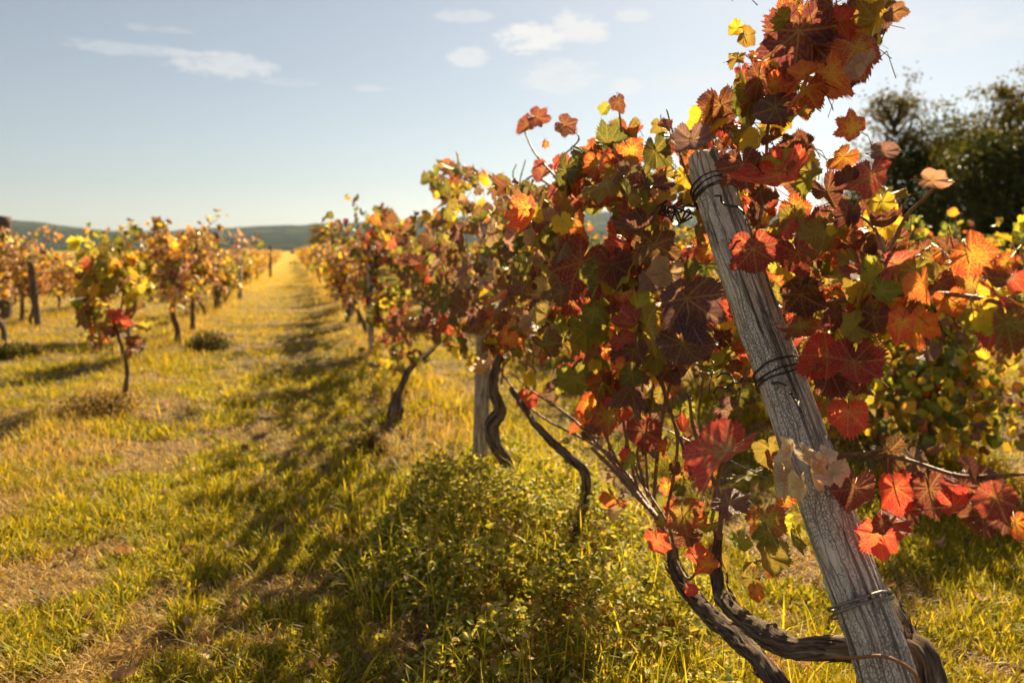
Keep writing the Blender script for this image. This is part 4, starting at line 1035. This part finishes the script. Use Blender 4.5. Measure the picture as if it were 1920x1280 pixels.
cc = cat([canopy(rg, C_MAIN, 720, 1.10, .20, W_MID, .056, clump=74, xlim=(.7, 1.7), keepout=False, dryp=.3),
          canopy(rg, [(790, 330), (850, 300), (880, 330), (840, 420), (800, 420)], 22, 1.1, .1, dict(orange=4, yellow=4, red=2, green=3, umber=3), .065, keepout=False),
          canopy(rg, [(940, 360), (1050, 350), (1075, 640), (1010, 670), (950, 560)], 150, .98, .12, dict(tan=7, paleyellow=4, brown=4, yellow=1), .05, keepout=False)])
me = leaves_mesh('foliage', seed=7, lod=1, origin=bC, pet=.10, **cc); link_mesh('foliage', me, VINE_C)
for i, pts in enumerate(([(940, 720), (950, 620), (960, 500), (975, 380), (962, 330), (968, 308)], [(930, 710), (900, 600), (880, 480), (860, 350)], [(935, 700), (985, 620), (1000, 520), (1010, 420)], [(985, 740), (988, 680), (980, 600)], [(1002, 745), (1000, 660), (1010, 590)],
                         [(1035, 350), (1000, 330), (975, 345), (985, 300)])):
    cane(VINE_C, pts, .006, .0025, X=1.1, seed=40+i)

# fourth vine: dark, red touched, slanting thin trunk
bD = on_ground(735, 795); dD = float((bD-CAM)@FWD)
VINE_D = empty('grape_vine', bD, 'dark leaved vine flecked with bright red on a thin slanting trunk, near row', 'grape vine', 'grape vines in the near row')
mb = MB()
P = [bD-(0, 0, .05)]+[at_d(a, b, dD*k) for a, b, k in ((740, 760, 1), (752, 725, 1), (770, 690, 1.02), (800, 664, 1.05), (825, 640, 1.08))]
tube(mb, P, [.035, .030, .022, .020, .018, .012], 18, .015, .4, 4, 25)
tube(mb, [bD+(.02, .02, -.03), at_d(742, 770, dD), at_d(745, 735, dD)], [.05, .05, .03], 18, .015, .5, 4, 26)
mb.build('trunk', M_BARK, VINE_D, origin=bD)
rg = np.random.RandomState(58)
D_MAIN = [(690, 400), (718, 385), (750, 405), (790, 420), (830, 420), (850, 500), (840, 600), (820, 660), (780, 680), (745, 660), (700, 640), (680, 560), (675, 470)]
cdn = cat([canopy(rg, D_MAIN, 620, 1.0, .18, W_DARK, .062, clump=75, xlim=(.6, 1.5), keepout=False),
           canopy(rg, [(670, 660), (760, 620), (760, 690), (700, 720), (650, 700)], 26, .9, .1, W_YG, .07, keepout=False),
           canopy(rg, [(680, 420), (715, 385), (740, 410), (710, 450)], 26, 1.0, .12, dict(umber=5, yellow=3, green=3, maroon=3), .07, keepout=False)])
me = leaves_mesh('foliage', seed=9, lod=1, origin=bD, pet=.10, **cdn); link_mesh('foliage', me, VINE_D)

# ---------------------------------------------------------------- vines of the other rows
def vine_parts(seed, W, nleaf, size, lod, tall=1.0, wide=1.0, low=False):
    """trunk and foliage meshes of one free standing vine; row runs along local y"""
    rg = np.random.RandomState(seed)
    h = rg.uniform(.55, .72); lx, ly = rg.normal(0, .09), rg.normal(0, .16)
    mb = MB()
    seg = {1: 14, 2: 8, 3: 5}[lod]; st = {1: .03, 2: .06, 3: .15}[lod]
    head = np.array([lx, ly, h])
    tube(mb, [(0, 0, -.08), (lx*.2+rg.normal(0, .03), ly*.2-.03, h*.3), (lx+rg.normal(0, .03), ly*.9, h*.7), head], [.042, .034, .03, .034], seg, st, .35, 3 if lod < 3 else 0, seed)
    pos, tips, nors = [], [], []
    ends = []
    for s in (-1, 1):
        e = head+(rg.normal(0, .04), s*rg.uniform(.3, .6)*wide, rg.uniform(.05, .2)); ends.append(e)
        tube(mb, [head, (head+e)/2+(0, 0, .04), e], [.026, .02, .012], max(5, seg-4), st, .3, 0, seed+s)
    nsh = 13
    per = max(3, nleaf//nsh)
    for k in range(nsh):
        u = rg.rand(); b = ends[0]*(1-u)+ends[1]*u+(0, 0, .03)
        L = rg.uniform(.55, 1.1)*tall; dx, dy = rg.normal(0, .26), rg.normal(0, .26)*wide
        droop = rg.uniform(0, .5)
        q = [b, b+(dx*.4, dy*.4, L*.45), b+(dx, dy, L*.85), b+(dx*1.35, dy*1.35, L*(1.0-droop*.6))]
        Q, _ = smooth_path(q, np.full(4, .01), .04)
        if lod < 3: tube(mb, q, [.007, .006, .004, .002], 4, .15, close=False)
        idx = rg.randint(0, len(Q), per); p = Q[idx]+np.clip(rg.normal(0, .07, (per, 3)), -.12, .12)
        pos.append(p)
        if rg.rand() < .5 or low:                          # leaves hanging low round the head
            m = per//2; pos.append(b+rg.normal(0, .12, (m, 3))-np.array([0, 0, .06]))
        if low: m = per; pos.append(np.stack([rg.normal(0, .22, m), rg.normal(0, .4, m), rg.uniform(.25, .85, m)], -1))
    pos = np.concatenate(pos); n = len(pos)
    out = pos-pos.mean(0); out[:, 2] *= .4; out /= np.linalg.norm(out, axis=1)[:, None]
    tip, nor = orient(rg, n, out*1.0, .7, .2)
    pal = pick(rg, W, n); dry = np.where([p in ('tan', 'brown', 'paleyellow') for p in pal], rg.uniform(.4, .9, n), rg.uniform(0, .2, n))
    fol = leaves_mesh('foliage', pos, tip, nor, size*rg.lognormal(0, .25, n), pal, dry, lod, seed)
    V = np.concatenate(mb.V); F = ([np.concatenate(mb.F4)] if mb.F4 else [])+([np.concatenate(mb.F3)] if mb.F3 else [])
    tr = mesh_np('trunk', V, F, [('luv', 'FLOAT_VECTOR', np.concatenate(mb.U))]); tr.materials.append(M_BARK)
    return tr, fol
def place_vine(parts, loc, rz, sc, label, group):
    r = empty('grape_vine', loc, label, 'grape vine', group); r.rotation_euler = (0, 0, rz); r.scale = (sc, sc, sc)
    for nm, me in zip(('trunk', 'foliage'), parts):
        o = bpy.data.objects.new(nm, me); COL.objects.link(o); o.parent = r
    return r
mid = {'brown': [vine_parts(100+i, W_BROWN, 560, .050, 2, .80) for i in range(4)],
       'yg': [vine_parts(120+i, W_YG, 520, .052, 2, .80) for i in range(4)],
       'dark': [vine_parts(140+i, W_DARK, 620, .052, 2) for i in range(2)],
       'right': [vine_parts(160+i, W_RROW, 760, .045, 2, .86, 1.25, True) for i in range(3)]}
W_FAR = dict(gold=22, yellow=18, brown=16, olive=14, lime=6, umber=8, tan=10)
far = [vine_parts(180+i, W_FAR, 300, .066, 3, .8) for i in range(5)]
G1 = 'grape vines in the row left of the grass path'; G2 = 'grape vines in the second row left of the path'; GN = 'grape vines in the near row'; GR = 'grape vines in the row behind on the right'
# first row on the left, by hand
vb = on_ground(232, 742)
VL = empty('grape_vine', vb, 'slender yellow green vine with one pink red leaf on a thin curved stem', 'grape vine', G1)
mb = MB(); dv = float((vb-CAM)@FWD)
tube(mb, [vb-(0, 0, .04)]+[at_d(a, b, dv) for a, b in ((238, 705), (237, 680), (230, 655), (222, 630), (215, 600))], [.018, .016, .015, .014, .014, .010], 12, .02, .3, 3, 5)
for q in ([(222, 630), (205, 580), (180, 520), (160, 465)], [(220, 620), (230, 560), (235, 500), (225, 470)], [(222, 625), (250, 590), (262, 540), (255, 500)], [(218, 610), (190, 600), (170, 610)]):
    tube(mb, [at_d(a, b, dv+.05) for a, b in q], [.009, .007, .006, .003], 6, .05, .1)
mb.build('trunk', M_BARK, VL, origin=vb)
rg = np.random.RandomState(61)
def dcanopy(rg, poly, n, d0, sd, W, size, clump=0):
    poly = np.array(poly, float); lo, hi = poly.min(0), poly.max(0); x = rg.uniform(lo[0], hi[0], n*9); y = rg.uniform(lo[1], hi[1], n*9)
    k = inpoly(x, y, poly)
    if clump: k &= vnoise(x, y, clump, 1/26.) > .32
    x, y = x[k][:n], y[k][:n]; m = len(x); d = d0+rg.normal(0, sd, m)
    v = FWD[None]+RIGHT[None]*((x-960)/FP)[:, None]+UP[None]*((640-y)/FP)[:, None]
    tip, nor = orient(rg, m, (0, -.6, .2), .8); pal = pick(rg, W, m); dry = np.where([p in ('tan', 'brown') for p in pal], .6, .1)
    return dict(pos=CAM+v*d[:, None], tip=tip, nor=nor, size=size*rg.lognormal(0, .25, m), pal=pal, dry=dry)
cl = cat([dcanopy(rg, [(150, 500), (190, 470), (250, 480), (280, 520), (290, 580), (270, 620), (210, 640), (170, 640), (150, 600), (135, 560)], 250, dv, .20, W_LEFT1, .068, 5),
          dcanopy(rg, [(142, 450), (165, 445), (178, 480), (160, 490)], 8, dv, .08, dict(lime=3, yellow=3), .075),
          dcanopy(rg, [(150, 590), (280, 590), (262, 640), (245, 668), (222, 655), (170, 650)], 46, dv, .12, dict(maroon=5, umber=4, olive=4, green=2, orange=2, lime=2), .062),
          dcanopy(rg, [(215, 580), (245, 580), (240, 612), (220, 612)], 5, dv-.3, .04, dict(red=3), .08)])
me = leaves_mesh('foliage', seed=15, lod=1, origin=vb, **cl); link_mesh('foliage', me, VL)
place_vine(mid['brown'][0], on_ground(332, 648), .3, 1.0, 'brown leaved vine with a short thick dark trunk, second vine left of the path', G1)
place_vine(mid['brown'][1], tuple(on_ground(352, 628)+(.0, .5, 0)), 2.2, .98, 'tall brown and yellow vine right behind the short thick trunk, reaching above the hill line', G1)
place_vine(mid['yg'][0], tuple(on_ground(250, 640)+(-.1, .2, 0)), 1.1, 1.05, 'yellow green vine hidden behind the slender pink flecked vine', G1)
lab1 = ['brownish vine left of the dark post', 'vine with sparse leaves behind the dark post', 'yellow green vine beside the thin lighter post', 'low yellowish vine just past the lighter post', 'rusty vine past the two posts left of the path', 'sixth small vine beyond the two posts, golden']
rg = np.random.RandomState(90)
y = 16.2
for i in range(60):
    if i < 6:
        place_vine(mid[('brown', 'yg', 'yg', 'yg', 'brown', 'yg')[i]][i % 4], (-1.6+rg.normal(0, .06), y, 0), rg.uniform(0, 6.3), rg.uniform(0.77, 0.88), lab1[i], G1)
    else:
        place_vine(far[i % 5], (-1.6+rg.normal(0, .08), y, 0), rg.uniform(0, 6.3), rg.uniform(0.65, 0.85), 'small distant golden vine far down the row left of the grass path', 'distant vines of the row left of the path')
    y += rg.uniform(1.25, 1.7) if i > 8 else rg.uniform(1.5, 1.9)
# further rows on the left
p2 = [((8, 640), 'brown', 'brown leaved vine with a dark trunk bending left, at the left edge'), ((38, 606), 'brown', 'brown and yellow vine with a curved hooked trunk near the left edge')]
for i, ((a, b), k, lb) in enumerate(p2): place_vine(mid[k][2+i], on_ground(a, b), 1.0+i, .98, lb, G2)
for ri, rx in enumerate((-4.25, -6.9, -9.55, -12.2)):
    y = 15.0 if ri == 0 else 10.5+ri*3
    for i in range(46-ri*8):
        nm = ('second', 'third', 'fourth', 'fifth')[ri]
        if i < 3 and ri == 0:
            place_vine(mid['brown'][(i+1) % 4], (rx+rg.normal(0, .06), y, 0), rg.uniform(0, 6.3), rg.uniform(0.73, 0.83), ('rust coloured vine behind the slanting post at the left', 'rust coloured vine seen between the slanting post and the slender vine', 'brown vine half hidden behind the yellow green vine')[i], G2)
        else:
            place_vine(far[(i+ri) % 5] if i > 4 else mid['brown'][(i+ri) % 4], (rx+rg.normal(0, .08), y, 0), rg.uniform(0, 6.3), rg.uniform(0.63, 0.78), 'distant brownish vine in the %s row left of the path' % nm, 'distant vines in the %s row left of the path' % nm)
        y += rg.uniform(1.3, 1.75)
# near row beyond the fourth vine
labn = ['dark green and brown vine behind the fourth vine of the near row', 'tan leaved vine beside the thin posts of the near row', 'brown leaved vine behind the third post of the near row', 'yellow green bushy vine bulging over the right side of the path',
        'bright yellow topped vine at the right side of the path', 'low golden vine at the right side of the path before the lone tree']
y = 8.6
for i in range(58):
    if i < 6: place_vine(mid[('dark', 'brown', 'brown', 'dark', 'yg', 'yg')[i]][(i % 2) if i in (0, 3) else i % 4], (1.08+rg.normal(0, .06), y, 0), rg.uniform(0, 6.3), (.95, .98, .98, .86, .92, .88)[i], labn[i], GN)
    else: place_vine(far[(i+2) % 5], (1.12+rg.normal(0, .08), y, 0), rg.uniform(0, 6.3), rg.uniform(.78, .95), 'small distant golden vine far down the row right of the grass path', 'distant vines of the near row')
    y += rg.uniform(1.3, 1.75)
# the row behind on the right
labr = ['yellow leaved vine of the row behind, cut by the right edge', 'dense yellow and dark green vine in the background right of the post', 'yellow green vine in the background seen under the spreading shoots', 'darker vine of the row behind seen between the leaves right of the post',
        'vine of the row behind mostly hidden behind the leaning post', 'vine of the row behind seen through the canes below the leaves', 'farther vine of the row behind seen through the near canopy']
y = 2.7
for i in range(22):
    place_vine(mid['right'][i % 3], (3.72+rg.normal(0, .1), y, 0), rg.uniform(0, 6.3), rg.uniform(.82, .93), labr[i] if i < 7 else 'distant vine of the row behind on the right, glimpsed through the near canopy', GR if i < 7 else 'distant vines of the row behind on the right')
    y += rg.uniform(.95, 1.25) if i < 7 else rg.uniform(1.4, 1.7)
y = 3.5
for i in range(14):
    place_vine(mid['right'][(i+1) % 3], (6.4+rg.normal(0, .1), y, 0), rg.uniform(0, 6.3), rg.uniform(.76, .88), 'vine in the last row on the right, in front of the dark trees', 'vines of the last row on the right'); y += rg.uniform(1.3, 1.6)

# ---------------------------------------------------------------- trees
def build_tree(px, d, py_top, wpx, label, seed, nleaf, dens=1.0, pal=None, name='broadleaf_tree', ls=.11, lowc=.25, grp=None):
    rg = np.random.RandomState(seed)
    v = rayv(px, 470); b = CAM+v*d; b[2] = 0
    H = 1.3+(470-py_top)/FP*d; Wd = wpx/FP*d/2
    r = empty(name, b, label, 'tree', grp)
    mb = MB(); tops = []
    th = H*.9
    tube(mb, [(0, 0, -.3), (rg.normal(0, .1), rg.normal(0, .1), H*.3), (rg.normal(0, .25), rg.normal(0, .25), H*.6), (rg.normal(0, .3), rg.normal(0, .3), th)], [H*.028, H*.022, H*.013, .015], 10, .3, .3, 0, seed)
    nb = 24
    for k in range(nb):
        u = rg.uniform(lowc, .93); z = H*u; a = rg.uniform(0, 6.28)
        prof = math.sin(min(1, (1-u)/(1-lowc)*1.05+.22)*math.pi*.62)
        L = Wd*prof*rg.uniform(.65, 1.1)
        e = np.array([math.cos(a)*L, math.sin(a)*L, z+L*rg.uniform(.05, .5)]); e[2] = min(e[2], H*.99)
        q = [(0, 0, z*.92), (e*.5+(0, 0, z*.45)), e]; q[1] = np.array([e[0]*.5, e[1]*.5, (z*.92+e[2])/2+.1])
        tube(mb, q, [H*.009, H*.006, .012], 6, .4, .2, 0, seed+k)
        for m in range(5):
            s = q[1]*(1-m/4)+e*(m/4); w = s+rg.normal(0, .10*Wd+.18, 3); tube(mb, [s, w], [.014, .006], 4, 1.); tops.append(w)
        tops.append(e)
    for k in range(6): tops.append(np.array([rg.normal(0, Wd*.12), rg.normal(0, Wd*.12), H*rg.uniform(.9, 1.0)]))
    mb.build('trunk', M_TREEBARK, r)
    tops = np.array(tops); rr = rg.uniform(.5, 1.2, len(tops))*(.10*Wd+.22)*dens
    idx = rg.choice(len(tops), nleaf, p=(rr**1.5)/(rr**1.5).sum())
    p = tops[idx]+rg.normal(0, 1, (nleaf, 3))*rr[idx][:, None]*(.75, .75, .5)
    p = p[p[:, 2] > .3]; n = len(p)
    pal = np.array(pal or [(.045, .06, .012), (.07, .085, .016), (.11, .11, .02), (.03, .045, .010)])
    col = pal[rg.randint(0, len(pal), n)]*(rg.uniform(.7, 1.3, len(tops))[idx[:n]] if len(idx) >= n else 1)[:, None]
    tv = rg.normal(0, 1, (n, 3)); nn = rg.normal(0, 1, (n, 3)); nn[:, 2] += .6
    ln = rg.uniform(.7, 1.4, n)*ls
    ovals_mesh('crown', p, tv, nn, ln, ln*.65, col, M_TREELEAF, r)
TG = 'dark trees behind the vines on the right'
AUT = [(.10, .10, .02), (.16, .13, .025), (.07, .08, .016), (.22, .16, .03)]
build_tree(1668, 30, 178, 120, 'slender light crowned tree left of the dark tree mass', 1, 5200, .8, AUT, lowc=.45, grp=TG)
build_tree(1860, 26, 158, 190, 'tallest tree with an open airy crown, near the right edge', 2, 9000, .85, AUT, lowc=.35, grp=TG)
build_tree(1960, 27, 190, 200, 'olive tree with an open crown cut by the right edge', 3, 9000, .9, AUT, lowc=.2, grp=TG)
build_tree(1760, 28, 262, 170, 'dense dark rounded tree in the middle of the tree mass', 4, 9000, 1.3, lowc=.05, grp=TG)
build_tree(1690, 29, 285, 130, 'low dense dark tree below the slender light crowned tree', 5, 8000, 1.3, lowc=.05, grp=TG)
build_tree(1840, 24, 262, 190, 'dense dark bushy tree filling the gap under the tallest tree', 6, 11000, 1.3, lowc=.03, grp=TG)
build_tree(1925, 23, 285, 160, 'dark bushy tree just inside the right edge behind the vines', 7, 9000, 1.3, lowc=.03, grp=TG)
build_tree(2060, 25, 240, 200, 'dark tree standing beyond the right edge of the photo', 8, 8000, 1.2, lowc=.05, grp=TG)
build_tree(1610, 32, 330, 110, 'small dark tree at the left end of the tree mass', 9, 5000, 1.2, lowc=.05, grp=TG)
build_tree(605, 150, 424, 44, 'lone small golden tree standing at the end of the grass path below the hills', 21, 1500, 1.0, [(.24, .19, .04), (.32, .22, .05), (.18, .16, .03)], ls=.35, lowc=.25)
build_tree(640, 120, 446, 40, 'dark low tree beyond the end of the near row, right of the golden tree', 22, 1500, 1.2, ls=.3, lowc=.05)
